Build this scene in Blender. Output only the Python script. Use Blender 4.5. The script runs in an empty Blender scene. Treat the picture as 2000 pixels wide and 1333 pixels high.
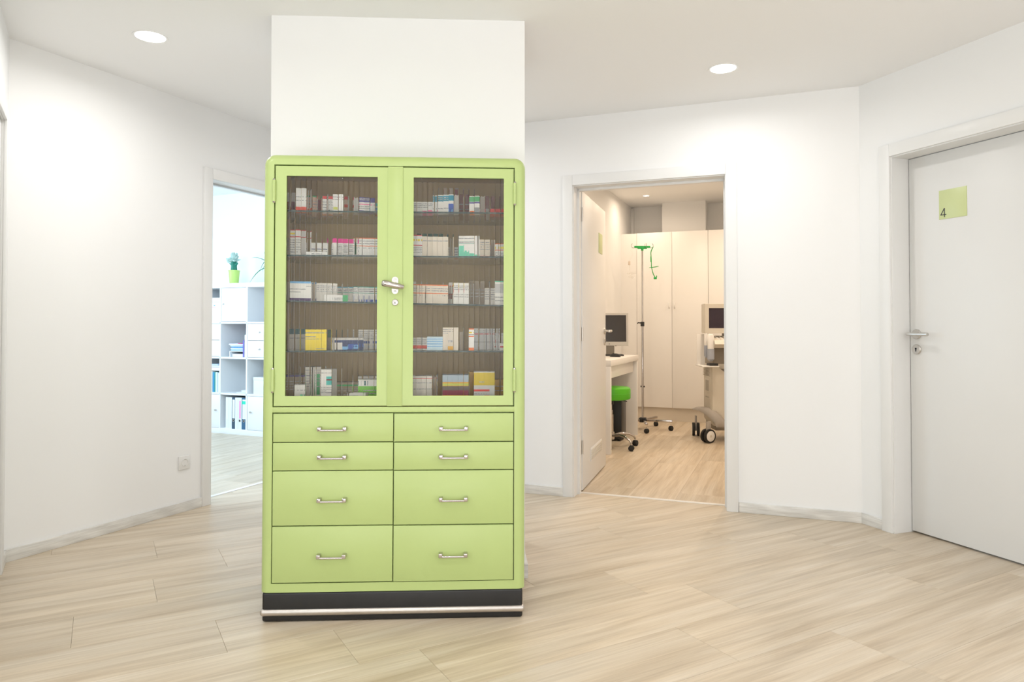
import bpy, bmesh, math, random
from mathutils import Matrix, Vector
R = math.radians
random.seed(7)
SC = bpy.context.scene
COL = SC.collection

# ------------------------------------------------------------------ camera, light, exposure
cam_data = bpy.data.cameras.new('camera')
cam = bpy.data.objects.new('camera', cam_data)
COL.objects.link(cam)
cam.location = (0, 0, 1.10)
cam.rotation_euler = (R(91.0), 0, 0)
cam_data.sensor_width = 36
cam_data.lens = 25.02
cam_data.shift_y = -0.0269
cam_data.clip_start = 0.05
SC.camera = cam
SC.view_settings.view_transform = 'Standard'
SC.view_settings.look = 'None'
SC.view_settings.gamma = 1.0
SC.view_settings.use_curve_mapping = False
SC.view_settings.exposure = 0.38

world = bpy.data.worlds.new('world')
SC.world = world
world.use_nodes = True
world.node_tree.nodes['Background'].inputs[0].default_value = (.8, .9, 1, 1)
world.node_tree.nodes['Background'].inputs[1].default_value = 0.3

def area(name, loc, target, sx, sy, power, col, spread=180, disk=False):
    d = bpy.data.lights.new(name, 'AREA')
    d.shape = 'DISK' if disk else 'RECTANGLE'
    d.size = sx
    if not disk: d.size_y = sy
    d.energy = power; d.color = col; d.spread = R(spread)
    o = bpy.data.objects.new(name, d); COL.objects.link(o)
    o.location = loc
    o.rotation_euler = (Vector(target) - Vector(loc)).to_track_quat('-Z', 'Y').to_euler()
    return o

# daylight from behind left and in the office, ceiling lamps, added unseen fill lights
area('fill_rear', (0.9, -2.6, 1.40), (0.3, 3, 1.5), 3.6, 1.9, 4, (1.0, .995, .985))  # no window here; fill added behind the camera to light the hall
area('daylight_left', (-2.4, -0.9, 1.4), (0.6, 2.4, 1.3), 1.6, 1.8, 16, (.80, .93, 1.0))
area('fill_right', (3.4, -1.3, 1.5), (-1.8, 3.2, 1.5), 1.8, 1.8, 36, (.99, .995, 1.0))  # fill with no source in the hall, added to brighten the left wall
area('fill_up', (-.3, -1.7, 0.2), (-.35, -1.4, 2.4), 2.6, 1.3, 66, (.97, .985, 1.0))  # upward fill added near the floor, out of view, to lift the ceiling
area('daylight_office', (-4.65, 6.1, 1.5), (-2.6, 6.4, 1.0), 2.2, 1.7, 42, (.62, .83, 1.0))
area('fill_office_near', (-2.75, 4.55, 1.9), (-2.6, 7.2, .7), 1.2, 1.0, 33, (.66, .84, 1.0))  # second office light, made up to light the shelf fronts evenly
HALL_LAMPS_AND_FILL = [(-1.69, 3.303), (1.109, 3.714), (-.35, 1.0), (1.9, 1.3), (.75, -.9), (-.55, 4.25), (-1.45, 1.75)]  # last two are unseen fill, added to brighten the walls and floor
for (x, y), pw in zip(HALL_LAMPS_AND_FILL, (4.9, 3.8, 6.6, 4.6, 5.4, 4.8, 5.0)):
    area('lamp_and_fill_light', (x, y, 2.434), (x, y, 0), .12, .12, pw, (1, .985, .97), 170, True)
BF = Matrix.Translation((.1015, 4.705, 0)) @ Matrix.Rotation(R(-21.1), 4, 'Z')      # back wall: x along it, y into the exam room
EXAM_LAMPS_AND_FILL = [(.109, 3.55), (1.35, 1.5), (1.45, 3.1), (.3, 1.3), (.9, 2.4)]  # last one is unseen fill, added to brighten the cupboard fronts
for (s, n), pw in zip(EXAM_LAMPS_AND_FILL, (3.0, 8, 9, 8, 8)):
    p = BF @ Vector((s, n, 2.57))
    area('exam_lamp_and_fill_light', p, (p.x, p.y, 0), .06, .06, pw, (1, .80, .60), 172, True)

# ------------------------------------------------------------------ materials
def lin(c):
    c = c / 255.0
    return c / 12.92 if c <= .04045 else ((c + .055) / 1.055) ** 2.4
def rgb(r, g, b): return (lin(r), lin(g), lin(b), 1)
MATS = {}
def new_mat(name):
    m = bpy.data.materials.new(name); m.use_nodes = True
    nt = m.node_tree
    return m, nt, nt.nodes['Principled BSDF']
def pm(name, col, rough=.5, metal=0.0, var=.03, scale=6.0, bump=0.0, bscale=300.0, spec=.5, coat=0.0):
    """procedural paint / plastic / metal: noise in the colour and, where wanted, a fine relief"""
    if name in MATS: return MATS[name]
    m, nt, b = new_mat(name)
    tc = nt.nodes.new('ShaderNodeTexCoord')
    nz = nt.nodes.new('ShaderNodeTexNoise'); nz.inputs['Scale'].default_value = scale; nz.inputs['Detail'].default_value = 4
    nt.links.new(tc.outputs['Object'], nz.inputs['Vector'])
    mx = nt.nodes.new('ShaderNodeMix'); mx.data_type = 'RGBA'
    c = list(col)
    mx.inputs[6].default_value = [v * (1 - var) for v in c[:3]] + [1]
    mx.inputs[7].default_value = [min(1, v * (1 + var)) for v in c[:3]] + [1]
    nt.links.new(nz.outputs['Fac'], mx.inputs[0])
    nt.links.new(mx.outputs[2], b.inputs['Base Color'])
    b.inputs['Roughness'].default_value = rough
    b.inputs['Metallic'].default_value = metal
    b.inputs['Specular IOR Level'].default_value = spec
    b.inputs['Coat Weight'].default_value = coat
    if bump > 0:
        n2 = nt.nodes.new('ShaderNodeTexNoise'); n2.inputs['Scale'].default_value = bscale; n2.inputs['Detail'].default_value = 3
        nt.links.new(tc.outputs['Object'], n2.inputs['Vector'])
        bp = nt.nodes.new('ShaderNodeBump'); bp.inputs['Strength'].default_value = bump; bp.inputs['Distance'].default_value = .001
        nt.links.new(n2.outputs['Fac'], bp.inputs['Height']); nt.links.new(bp.outputs['Normal'], b.inputs['Normal'])
    MATS[name] = m
    return m

def wood(name, c1, c2, c3, rough=.38, sx=1.1, sy=17.0, rand=True, shade=.05):
    m, nt, b = new_mat(name)
    L = nt.links.new
    tc = nt.nodes.new('ShaderNodeTexCoord')
    vec = tc.outputs['Object']
    oi = nt.nodes.new('ShaderNodeObjectInfo')
    if rand:
        ad = nt.nodes.new('ShaderNodeVectorMath'); ad.operation = 'MULTIPLY_ADD'
        cmb = nt.nodes.new('ShaderNodeCombineXYZ')
        for k in range(3): L(oi.outputs['Random'], cmb.inputs[k])
        L(cmb.outputs[0], ad.inputs[0]); ad.inputs[1].default_value = (37, 53, 71); L(vec, ad.inputs[2])
        vec = ad.outputs[0]
    def mapped(s):
        mp = nt.nodes.new('ShaderNodeMapping'); mp.inputs['Scale'].default_value = s; L(vec, mp.inputs['Vector']); return mp.outputs[0]
    n1 = nt.nodes.new('ShaderNodeTexNoise'); n1.inputs['Scale'].default_value = 1; n1.inputs['Detail'].default_value = 6; n1.inputs['Roughness'].default_value = .62; n1.inputs['Distortion'].default_value = .5
    L(mapped((sx, sy, sy)), n1.inputs['Vector'])
    n2 = nt.nodes.new('ShaderNodeTexNoise'); n2.inputs['Scale'].default_value = 1; n2.inputs['Detail'].default_value = 3
    L(mapped((sx * 3, sy * 9, sy * 9)), n2.inputs['Vector'])
    wv = nt.nodes.new('ShaderNodeTexWave'); wv.wave_type = 'RINGS'; wv.rings_direction = 'Y'; wv.inputs['Scale'].default_value = 1.3
    wv.inputs['Distortion'].default_value = 5; wv.inputs['Detail'].default_value = 2; wv.inputs['Detail Scale'].default_value = .8
    L(mapped((1.3, 9, 9)), wv.inputs['Vector'])
    r1 = nt.nodes.new('ShaderNodeValToRGB')
    e = r1.color_ramp.elements
    e[0].position = .30; e[0].color = c3; e[1].position = .70; e[1].color = c1
    k = e.new(.5); k.color = c2
    L(n1.outputs['Fac'], r1.inputs[0])
    m1 = nt.nodes.new('ShaderNodeMix'); m1.data_type = 'RGBA'; m1.blend_type = 'MULTIPLY'; m1.inputs[0].default_value = .24
    r2 = nt.nodes.new('ShaderNodeValToRGB'); r2.color_ramp.elements[0].position = .35; r2.color_ramp.elements[0].color = (.55, .5, .45, 1); r2.color_ramp.elements[1].position = .62
    L(n2.outputs['Fac'], r2.inputs[0]); L(r1.outputs[0], m1.inputs[6]); L(r2.outputs[0], m1.inputs[7])
    m2 = nt.nodes.new('ShaderNodeMix'); m2.data_type = 'RGBA'; m2.blend_type = 'MULTIPLY'; m2.inputs[0].default_value = .10
    L(m1.outputs[2], m2.inputs[6]); L(wv.outputs['Color'], m2.inputs[7])
    m3 = nt.nodes.new('ShaderNodeHueSaturation')
    mr = nt.nodes.new('ShaderNodeMapRange'); mr.inputs[3].default_value = 1 - shade; mr.inputs[4].default_value = 1 + shade
    L(oi.outputs['Random'], mr.inputs[0]); L(mr.outputs[0], m3.inputs['Value']); L(m2.outputs[2], m3.inputs['Color'])
    L(m3.outputs[0], b.inputs['Base Color'])
    b.inputs['Roughness'].default_value = rough
    bp = nt.nodes.new('ShaderNodeBump'); bp.inputs['Strength'].default_value = .15; bp.inputs['Distance'].default_value = .0006
    L(n2.outputs['Fac'], bp.inputs['Height']); L(bp.outputs['Normal'], b.inputs['Normal'])
    MATS[name] = m
    return m

def glass(name, col, rough=0.0, ior=1.36):
    m, nt, b = new_mat(name)
    b.inputs['Base Color'].default_value = col
    b.inputs['Roughness'].default_value = rough
    b.inputs['IOR'].default_value = ior
    b.inputs['Transmission Weight'].default_value = 1
    MATS[name] = m
    return m
def emit(name, col, strength):
    m, nt, b = new_mat(name)
    b.inputs['Base Color'].default_value = col
    b.inputs['Emission Color'].default_value = col
    b.inputs['Emission Strength'].default_value = strength
    MATS[name] = m
    return m

wall_m = pm('wall_paint', (.89, .888, .88), .75, var=.008, scale=1.5, bump=.06, bscale=220, spec=.25)
ceil_m = pm('ceiling_paint', (.92, .917, .91), .85, var=.006, scale=1.2, bump=.04, bscale=200, spec=.2)
trim_m = pm('white_trim', (.83, .825, .81), .35, var=.006, spec=.4)
leaf_m = pm('door_laminate', (.80, .795, .78), .38, var=.006, spec=.4)
lime_m = pm('lime_enamel', (.45, .56, .215), .34, var=.012, scale=5, bump=.04, bscale=45, spec=.45)
dark_m = pm('black_enamel', (.012, .012, .013), .38, var=.3, scale=14, bump=.05, bscale=90)
chrome_m = pm('chrome', (.55, .52, .505), .10, 1.0, var=.02, scale=30)
steel_m = pm('brushed_steel', (.62, .60, .57), .28, 1.0, var=.05, scale=40)
alu_m = pm('worn_aluminium', (.58, .54, .51), .38, 1.0, var=.10, scale=55, bump=.12, bscale=160)
lining_m = pm('taupe_interior', (.64, .465, .21), .6, var=.03)
plank_m = wood('oak_vinyl', rgb(225, 212, 193), rgb(215, 199, 176), rgb(194, 175, 149))
base_m = wood('grey_oak', rgb(240, 239, 235), rgb(232, 230, 225), rgb(216, 213, 207), sx=3, sy=22, rand=False, shade=0)
under_m = pm('subfloor', (.30, .23, .16), .9)
pane_m = glass('reeded_glass', (1, 1, .99, 1))
shelfglass_m = glass('shelf_glass', (.94, .98, .955, 1))
shelfedge_m = pm('green_glass_edge', (.014, .038, .028), .2, var=.15, scale=60)
lens_m = emit('lamp_lens', (1, .97, .93, 1), 6)
warmlens_m = emit('warm_lamp_lens', (1, .93, .82, 1), 7)
white_pl = pm('white_plastic', (.80, .79, .77), .4, var=.01)
dark_pl = pm('black_plastic', (.02, .02, .021), .45, var=.15)
rubber_m = pm('black_rubber', (.018, .017, .016), .7, var=.2)
furn_m = pm('white_laminate', (.88, .86, .83), .35, var=.008)
office_m = pm('office_white', (.86, .87, .88), .45, var=.008)
beige_m = pm('beige_equipment', (.72, .67, .58), .45, var=.02)
taupe_m = pm('taupe_equipment', (.30, .26, .21), .5, var=.04)
greyfender_m = pm('grey_fender', (.45, .41, .37), .5, var=.04)
green_seat = pm('green_vinyl', (.09, .50, .012), .35, var=.03, bump=.08, bscale=260)
green_strap = pm('green_strap', (.012, .40, .07), .5, var=.05)
sign_m = pm('sign_green', rgb(208, 217, 160), .35, var=.01)
print_dark = pm('dark_print', (.02, .02, .03), .5)

# ------------------------------------------------------------------ mesh helper
class MB:
    def __init__(s, M=None):
        s.bm = bmesh.new(); s.M = M or Matrix.Identity(4); s.mats = []
    def mi(s, m):
        if m is None: return 0
        if m not in s.mats: s.mats.append(m)
        return s.mats.index(m)
    def _set(s, geom_verts, m, M):
        T = s.M @ (M or Matrix.Identity(4))
        for v in geom_verts: v.co = T @ v.co
        i = s.mi(m)
        fs = set()
        for v in geom_verts:
            for f in v.link_faces: fs.add(f)
        for f in fs: f.material_index = i
    def box(s, x0, x1, y0, y1, z0, z1, m=None, bev=0, seg=2, M=None):
        r = bmesh.ops.create_cube(s.bm, size=1)
        vs = r['verts']
        for v in vs:
            v.co = Vector((x0 + (v.co.x + .5) * (x1 - x0), y0 + (v.co.y + .5) * (y1 - y0), z0 + (v.co.z + .5) * (z1 - z0)))
        if bev > 0:
            es = list({e for v in vs for e in v.link_edges})
            rr = bmesh.ops.bevel(s.bm, geom=es, offset=bev, segments=seg, affect='EDGES', profile=.5, clamp_overlap=True)
            vs = list({v for f in rr['faces'] for v in f.verts} | {v for v in vs if v.is_valid})
            done = set(vs); stack = list(vs)
            while stack:
                v = stack.pop()
                for e in v.link_edges:
                    o = e.other_vert(v)
                    if o not in done: done.add(o); stack.append(o)
            vs = list(done)
        s._set(vs, m, M); return s
    def poly(s, pts, m=None, M=None):
        vs = [s.bm.verts.new(p) for p in pts]
        s.bm.faces.new(vs); s._set(vs, m, M); return s
    def prism(s, poly, z0, z1, m=None, M=None):
        a = [s.bm.verts.new((p[0], p[1], z0)) for p in poly]
        b = [s.bm.verts.new((p[0], p[1], z1)) for p in poly]
        n = len(poly)
        s.bm.faces.new(b); s.bm.faces.new(a[::-1])
        for i in range(n): s.bm.faces.new((a[i], a[(i + 1) % n], b[(i + 1) % n], b[i]))
        s._set(a + b, m, M); return s
    def rings(s, rings, m=None, closed=True, cap=True, M=None):
        vr = [[s.bm.verts.new(p) for p in r] for r in rings]
        n = len(vr[0])
        for a, b in zip(vr[:-1], vr[1:]):
            for i in range(n if closed else n - 1):
                j = (i + 1) % n
                s.bm.faces.new((a[i], a[j], b[j], b[i]))
        if cap and closed:
            s.bm.faces.new(vr[0][::-1]); s.bm.faces.new(vr[-1])
        s._set([v for r in vr for v in r], m, M); return s
    def lathe(s, prof, seg=24, m=None, M=None):
        rs = []
        for (r, z) in prof:
            r = max(r, 1e-5)
            rs.append([(r * math.cos(2 * math.pi * k / seg), r * math.sin(2 * math.pi * k / seg), z) for k in range(seg)])
        return s.rings(rs, m, True, True, M)
    def tube(s, pts, r, seg=10, m=None, M=None, flat=1.0):
        pts = [Vector(p) for p in pts]
        rs = r if isinstance(r, (list, tuple)) else [r] * len(pts)
        out = []; up = None
        for i, p in enumerate(pts):
            t = (pts[min(i + 1, len(pts) - 1)] - pts[max(i - 1, 0)]).normalized()
            if up is None:
                up = Vector((0, 0, 1)) if abs(t.z) < .9 else Vector((1, 0, 0))
            sd = t.cross(up).normalized(); up = sd.cross(t).normalized()
            out.append([p + sd * (rs[i] * math.cos(a)) + up * (rs[i] * flat * math.sin(a)) for a in (2 * math.pi * k / seg for k in range(seg))])
        return s.rings(out, m, True, True, M)
    def cyl(s, p0, p1, r, r1=None, seg=20, m=None, M=None):
        return s.tube([p0, p1], [r, r if r1 is None else r1], seg, m, M)
    def build(s, name, mat=None, parent=None, smooth=35):
        me = bpy.data.meshes.new(name)
        bmesh.ops.recalc_face_normals(s.bm, faces=s.bm.faces[:])
        s.bm.to_mesh(me); s.bm.free()
        if s.mats:
            for m in s.mats: me.materials.append(m)
        elif mat: me.materials.append(mat)
        if smooth:
            me.shade_smooth(); me.set_sharp_from_angle(angle=R(smooth))
        o = bpy.data.objects.new(name, me); COL.objects.link(o)
        if parent: o.parent = parent
        return o

def tag(o, label=None, cat=None, group=None, kind=None):
    if label: o['label'] = label
    if cat: o['category'] = cat
    if group: o['group'] = group
    if kind: o['kind'] = kind
    return o
def thing(name, label, cat, M=None, group=None):
    o = bpy.data.objects.new(name, None); COL.objects.link(o)
    o.empty_display_size = .05
    if M is not None: o.matrix_world = M
    return tag(o, label, cat, group)
def struct(o): o['kind'] = 'structure'; return o
def struct_root(name, M=None):
    o = bpy.data.objects.new(name, None); COL.objects.link(o); o.empty_display_size = .05
    if M is not None: o.matrix_world = M
    return struct(o)
def copy_tree(o, parent=None):
    c = o.copy(); COL.objects.link(c)
    if parent: c.parent = parent
    for ch in list(o.children): copy_tree(ch, c)
    return c
# ------------------------------------------------------------------ the setting
PA = Vector((-2.36, 3.32, 0)); R0 = Vector((1.955, 3.99, 0))
LF = Matrix.Translation(PA) @ Matrix.Rotation(math.atan2(.9114, .4115), 4, 'Z')     # left wall: x along, y outward into the office
RF = Matrix.Translation(R0) @ Matrix.Rotation(math.atan2(-.9375, .348), 4, 'Z')     # right wall: x towards the camera, y outward
NF = Matrix.Translation(PA) @ Matrix.Rotation(math.atan2(-.862, .507), 4, 'Z')      # near left wall: x towards the camera, y into the hall
HC = 2.452; EC = 2.59; OC = 2.55
CORNER = LF @ Vector((2.18, 0, 0))
NEND = NF @ Vector((1.5, 0, 0))
RR = Vector((3.7, -2.9, 0)); RL = Vector((-3.0, -2.9, 0))
REND = RF @ Vector((5.6, 0, 0))

def wall(name, M, t0, t1, y0, y1, z1, holes=()):
    mb = MB(M); t = t0
    for (a, b, zt) in sorted(holes):
        if a > t: mb.box(t, a, y0, y1, 0, z1)
        mb.box(a, b, y0, y1, zt, z1); t = b
    if t1 > t: mb.box(t, t1, y0, y1, 0, z1)
    return struct(mb.build(name, wall_m))
ZW = 2.75
wall('wall_left', LF, -.0, 4.0, 0, .16, ZW, [(1.18, 2.09, 2.025)])
wall('wall_back', BF, -1.676, 1.987, 0, .15, ZW, [(.298, 1.277, 2.025)])
wall('wall_right', RF, 0, 5.6, 0, .22, ZW, [(.20, 1.13, 2.018)])
wall('wall_near_left', NF, 0, 1.5, -.20, 0, ZW, [(.18, 1.11, 2.03)])
def span_wall(name, a, b, th):
    d = (b - a); L = d.length
    M = Matrix.Translation(a) @ Matrix.Rotation(math.atan2(d.y, d.x), 4, 'Z')
    return struct(MB(M).box(0, L, -th, 0, 0, ZW).build(name, wall_m))
span_wall('wall_left_rear', NEND, RL, .2)
span_wall('wall_rear', RL, RR, .2)
span_wall('wall_right_rear', RR, REND, .2)
# free-standing wall block that carries the cabinet
CYAW = math.atan2(3.132 - 3.071, .0563 + 1.045)
CW = Matrix.Translation((-1.045, 3.071, 0)) @ Matrix.Rotation(CYAW, 4, 'Z')
CWID = math.hypot(3.132 - 3.071, .0563 + 1.045)
struct(MB(CW).box(0, CWID, 0, .55, 0, HC + .05).build('wall_center', wall_m))
mb = MB(CW)
mb.box(-.013, CWID + .013, -.013, 0, 0, .06); mb.box(-.013, 0, 0, .55, 0, .06); mb.box(CWID, CWID + .013, 0, .55, 0, .06)
struct(mb.build('baseboard_center', base_m, smooth=0))
# ceilings
hall = [PA, CORNER, R0, REND, RR, RL, NEND]
struct(MB().prism([(p.x, p.y) for p in hall], HC, HC + .12).build('ceiling', ceil_m))
struct(MB(BF).prism([(-.30, .14), (2.45, .14), (2.45, 4.6), (-.30, 4.6)], EC, EC + .12).build('ceiling_exam', ceil_m))
struct(MB(LF).prism([(-1.0, .15), (3.85, .15), (3.85, 3.8), (-1.0, 3.8)], OC, OC + .12).build('ceiling_office', ceil_m))
# exam room walls
def fwall(name, M, x0, x1, y0, y1, z1=ZW): return struct(MB(M).box(x0, x1, y0, y1, 0, z1).build(name, wall_m))
fwall('wall_exam_left', BF, -.32, -.22, .15, 4.6)
fwall('wall_exam_right', BF, 2.4, 2.5, .0, 4.6)
fwall('wall_exam_back', BF, -.32, 2.5, 4.48, 4.6)
fwall('wall_exam_front', BF, 1.987, 2.5, 0, .15)
struct(MB(BF).box(.20, .711, 4.25, 4.48, 0, EC).build('wall_exam_pier', wall_m))
struct(MB(BF).box(-.22, -.185, 4.43, 4.48, 0, EC - .02, bev=.004).build('trim_exam_corner', wall_m))
# office walls
fwall('wall_office_back', LF, 3.78, 3.9, -.2, 3.8)
fwall('wall_office_left', LF, -1.0, 3.9, 3.7, 3.82)
fwall('wall_office_near', LF, -1.1, -1.0, 0, 3.8)
fwall('wall_office_front', LF, -1.1, 0, .0, .16)

# floor: subfloor slab with vinyl planks 302 x 1219 mm laid on it, each plank an object
floor = struct(MB().prism([(-6.2, -4), (6, -4), (6, 10.5), (-6.2, 10.5)], -.06, -.0085).build('floor', under_m, smooth=0))
PW, PL, GAP = .302, 1.219, .0004
def clip(poly, p, n):            # keep the side where (q-p).n <= 0
    out = []
    for i in range(len(poly)):
        a, b = poly[i], poly[(i + 1) % len(poly)]
        da = (a - p).dot(n); db = (b - p).dot(n)
        if da <= 0: out.append(a)
        if (da < 0 < db) or (db < 0 < da): out.append(a + (b - a) * (da / (da - db)))
    return out
base_me = None
def plank_mesh(poly):
    bm = bmesh.new()
    c = sum((p for p in poly), Vector((0, 0))) / len(poly)
    top = []; edge = []; bot = []
    for p in poly:
        d = (c - p); q = p + Vector((math.copysign(min(.0008, abs(d.x)), d.x), math.copysign(min(.0008, abs(d.y)), d.y)))
        top.append(bm.verts.new((q.x, q.y, 0))); edge.append(bm.verts.new((p.x, p.y, -.0005))); bot.append(bm.verts.new((p.x, p.y, -.008)))
    n = len(poly); bm.faces.new(top)
    for A, B in ((top, edge), (edge, bot)):
        for i in range(n): bm.faces.new((A[i], B[i], B[(i + 1) % n], A[(i + 1) % n]))
    bmesh.ops.recalc_face_normals(bm, faces=bm.faces[:])
    me = bpy.data.meshes.new('plank'); bm.to_mesh(me); bm.free(); me.materials.append(plank_m)
    return me
def lay(angle, v0, rows, offs, halfplanes, seed):
    """planks along angle (degrees from +X); halfplanes: list of (point, outward normal) bounding the area"""
    global base_me
    rnd = random.Random(seed)
    ca, sa = math.cos(R(angle)), math.sin(R(angle))
    d = Vector((ca, sa)); p = Vector((sa, -ca))
    for k in range(rows[0], rows[1]):
        v = v0 + k * PW
        off = offs.get(k, rnd.uniform(0, PL))
        for j in range(-8, 9):
            u = off + j * PL
            quad = [d * (u + GAP) + p * (v + GAP), d * (u + PL - GAP) + p * (v + GAP), d * (u + PL - GAP) + p * (v + PW - GAP), d * (u + GAP) + p * (v + PW - GAP)]
            q = quad
            for hp, hn in halfplanes:
                if len(q) < 3: break
                q = clip(q, hp, hn)
            if len(q) < 3: continue
            ar = abs(sum(q[i].x * q[(i + 1) % len(q)].y - q[(i + 1) % len(q)].x * q[i].y for i in range(len(q)))) / 2
            if ar < .0003: continue
            o0 = d * (u + PL / 2) + p * (v + PW / 2)
            loc = [Vector(((w - o0).dot(d), (w - o0).dot(-p))) for w in q]
            full = abs(ar - (PL - 2 * GAP) * (PW - 2 * GAP)) < 1e-5
            if full:
                if base_me is None: base_me = plank_mesh(loc)
                me = base_me
            else: me = plank_mesh(loc)
            o = bpy.data.objects.new('plank', me); COL.objects.link(o)
            o.location = (o0.x, o0.y, 0); o.rotation_euler = (0, 0, R(angle)); o.parent = floor
def P2(M, x, y): w = M @ Vector((x, y, 0)); return Vector((w.x, w.y))
def N2(M, x, y): w = M.to_3x3() @ Vector((x, y, 0)); return Vector((w.x, w.y))
hall_hp = [(P2(LF, 0, .13), N2(LF, 0, 1)), (P2(BF, 0, .122), N2(BF, 0, 1)), (P2(RF, 0, .20), N2(RF, 0, 1)), (Vector((0, -1.2)), Vector((0, -1))),
           (P2(NF, 0, -.1), N2(NF, 0, -1)), (Vector((-2.9, 0)), Vector((-1, 0))), (Vector((3.1, 0)), Vector((1, 0)))]
offs = {0: -.153, -1: .604, -2: .946, -3: .737, -4: .379, -5: -.08, -6: .204, -7: .51, -8: .241}   # row k spans v = -1.665+.302k .. +.302, read off the joints
lay(30, -1.665, (-16, 8), offs, hall_hp, 3)
exam_hp = [(P2(BF, 0, .142), N2(BF, 0, -1)), (P2(BF, -.22, 0), N2(BF, -1, 0)), (P2(BF, 2.4, 0), N2(BF, 1, 0)), (P2(BF, 0, 4.3), N2(BF, 0, 1))]
lay(68.9, -.06, (-7, 4), {}, [(a, b) for a, b in exam_hp], 5)
off_hp = [(P2(LF, 0, .152), N2(LF, 0, -1)), (P2(LF, 3.75, 0), N2(LF, 1, 0)), (P2(LF, -.2, 0), N2(LF, -1, 0)), (P2(LF, 0, 3.2), N2(LF, 0, 1))]
lay(65.7, -9.1, (0, 32), {}, off_hp, 9)
# threshold strips
struct(MB(LF).box(1.195, 2.075, .126, .158, -.008, .004, bev=.0015).build('trim_threshold_left', office_m))
struct(MB(BF).box(.318, 1.262, .118, .148, -.008, .004, bev=.0015).build('trim_threshold_back', pm('threshold_cream', (.80, .76, .70), .45)))
# baseboards
def bboard(name, M, x0, x1, y0, y1):
    o = MB().box(x0, x1, y0, y1, 0, .058, base_m, bev=.002).build(name, base_m)
    o.matrix_world = M
    return struct(o)
bboard('baseboard_left', LF, .0, 1.13, -.012, 0)
bboard('baseboard_back', BF, -1.6, .248, -.012, 0)
bboard('baseboard_back_right', BF, 1.331, 1.987, -.012, 0)
bboard('baseboard_right', RF, .0, .147, -.012, 0)
bboard('baseboard_near_left', NF, 0, .117, 0, .012)

# ------------------------------------------------------------------ doors and door frames
def casing(mb, a, b, zt, w, y0, y1, m=None):
    """flat casing round an opening a..b, top zt, width w, between y0 and y1"""
    mb.box(a - w, a, y0, y1, 0, zt + w, m, bev=.0025); mb.box(b, b + w, y0, y1, 0, zt + w, m, bev=.0025)
    mb.box(a, b, y0, y1, zt, zt + w, m, bev=.0025)
def jamb(mb, a, b, zt, t, y0, y1, m=None):
    mb.box(a - t, a, y0, y1, 0, zt + t, m); mb.box(b, b + t, y0, y1, 0, zt + t, m); mb.box(a, b, y0, y1, zt, zt + t, m)
def lever(parent, M, lever_len=.125, lname='handle'):
    """M: x along the lever, y away from the door, z up, origin at the spindle on the door face"""
    mb = MB(M)
    mb.lathe([(.0265, 0), (.0265, .006), (.024, .009), (.011, .009)], 28, steel_m, Matrix.Rotation(R(-90), 4, 'X'))
    mb.cyl((0, .004, 0), (0, .05, 0), .0085, None, 14, steel_m)
    mb.tube([(-.016, .052, 0), (-.0155, .052, 0), (lever_len - .02, .052, 0), (lever_len - .019, .052, 0)], [.005, .0098, .0098, .008], 16, steel_m)
    return mb.build(lname, steel_m, parent)
def keyrose(parent, M):
    mb = MB(M)
    mb.lathe([(.0265, 0), (.0265, .006), (.024, .009), (.001, .009)], 28, steel_m, Matrix.Rotation(R(-90), 4, 'X'))
    k = mb.build('lock_rosette', steel_m, parent)
    mb = MB(M)
    mb.cyl((0, .0075, .004), (0, .0102, .004), .0055, None, 14); mb.box(-.0025, .0025, .0075, .0102, -.011, .003)
    mb.build('keyhole', print_dark, k)
# left doorway to the office, no leaf in sight
dr = struct_root('trim_left_doorway', LF)
mb = MB(); casing(mb, 1.195, 2.075, 2.013, .065, -.016, .004); casing(mb, 1.195, 2.075, 2.013, .065, .16, .172); mb.build('casing', trim_m, dr)
mb = MB(); jamb(mb, 1.195, 2.075, 2.013, .02, .004, .16); mb.build('jamb', trim_m, dr)
mb = MB(); mb.box(1.2, 2.07, .09, .108, 2.003, 2.013); mb.build('seal', pm('grey_seal', (.55, .57, .58), .7), dr)

# back doorway to the exam room with its leaf opened inwards
dr = struct_root('door_2', BF)
mb = MB(); casing(mb, .313, 1.262, 2.008, .066, -.014, .004); mb.build('casing', trim_m, dr)
mb = MB(); jamb(mb, .319, 1.258, 2.002, .022, .0, .15)
mb.box(.319, .334, .085, .118, 0, 2.002); mb.box(1.243, 1.258, .085, .118, 0, 2.002); mb.box(.319, 1.258, .085, .118, 1.987, 2.002)
mb.build('jamb', trim_m, dr)
LM = Matrix.Translation((.330, .165, 0)) @ Matrix.Rotation(R(90 + 4.1), 4, 'Z')    # leaf frame: x along the leaf from the hinge, y to its left
leaf = MB(LM).box(0, .925, 0, .04, .009, 2.003, leaf_m, bev=.0015).build('leaf', leaf_m, dr)
gm = MB(LM)
gm.box(.275, .725, -.004, .0, .148, .242, trim_m, bev=.002)
for k in range(5): gm.box(.287, .713, -.0075, -.004, .158 + k * .0155, .168 + k * .0155, pm('grille_slat', (.70, .67, .60), .5), bev=.001)
gm.build('vent_grille', trim_m, leaf)
sg = MB(LM).box(.62, .77, -.004, 0, 1.65, 1.80, sign_m, bev=.0008).build('room_sign', sign_m, leaf)
lever(leaf, LM @ Matrix.Translation((.865, 0, 1.06)) @ Matrix.Rotation(R(180), 4, 'Z'))
keyrose(leaf, LM @ Matrix.Translation((.865, 0, .975)) @ Matrix.Rotation(R(180), 4, 'Z'))
mb = MB(LM)
for z in (.25, 1.0, 1.8): mb.cyl((-.006, .0, z), (-.006, .0, z + .09), .007, None, 12)
mb.build('hinge', steel_m, leaf)

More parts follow.
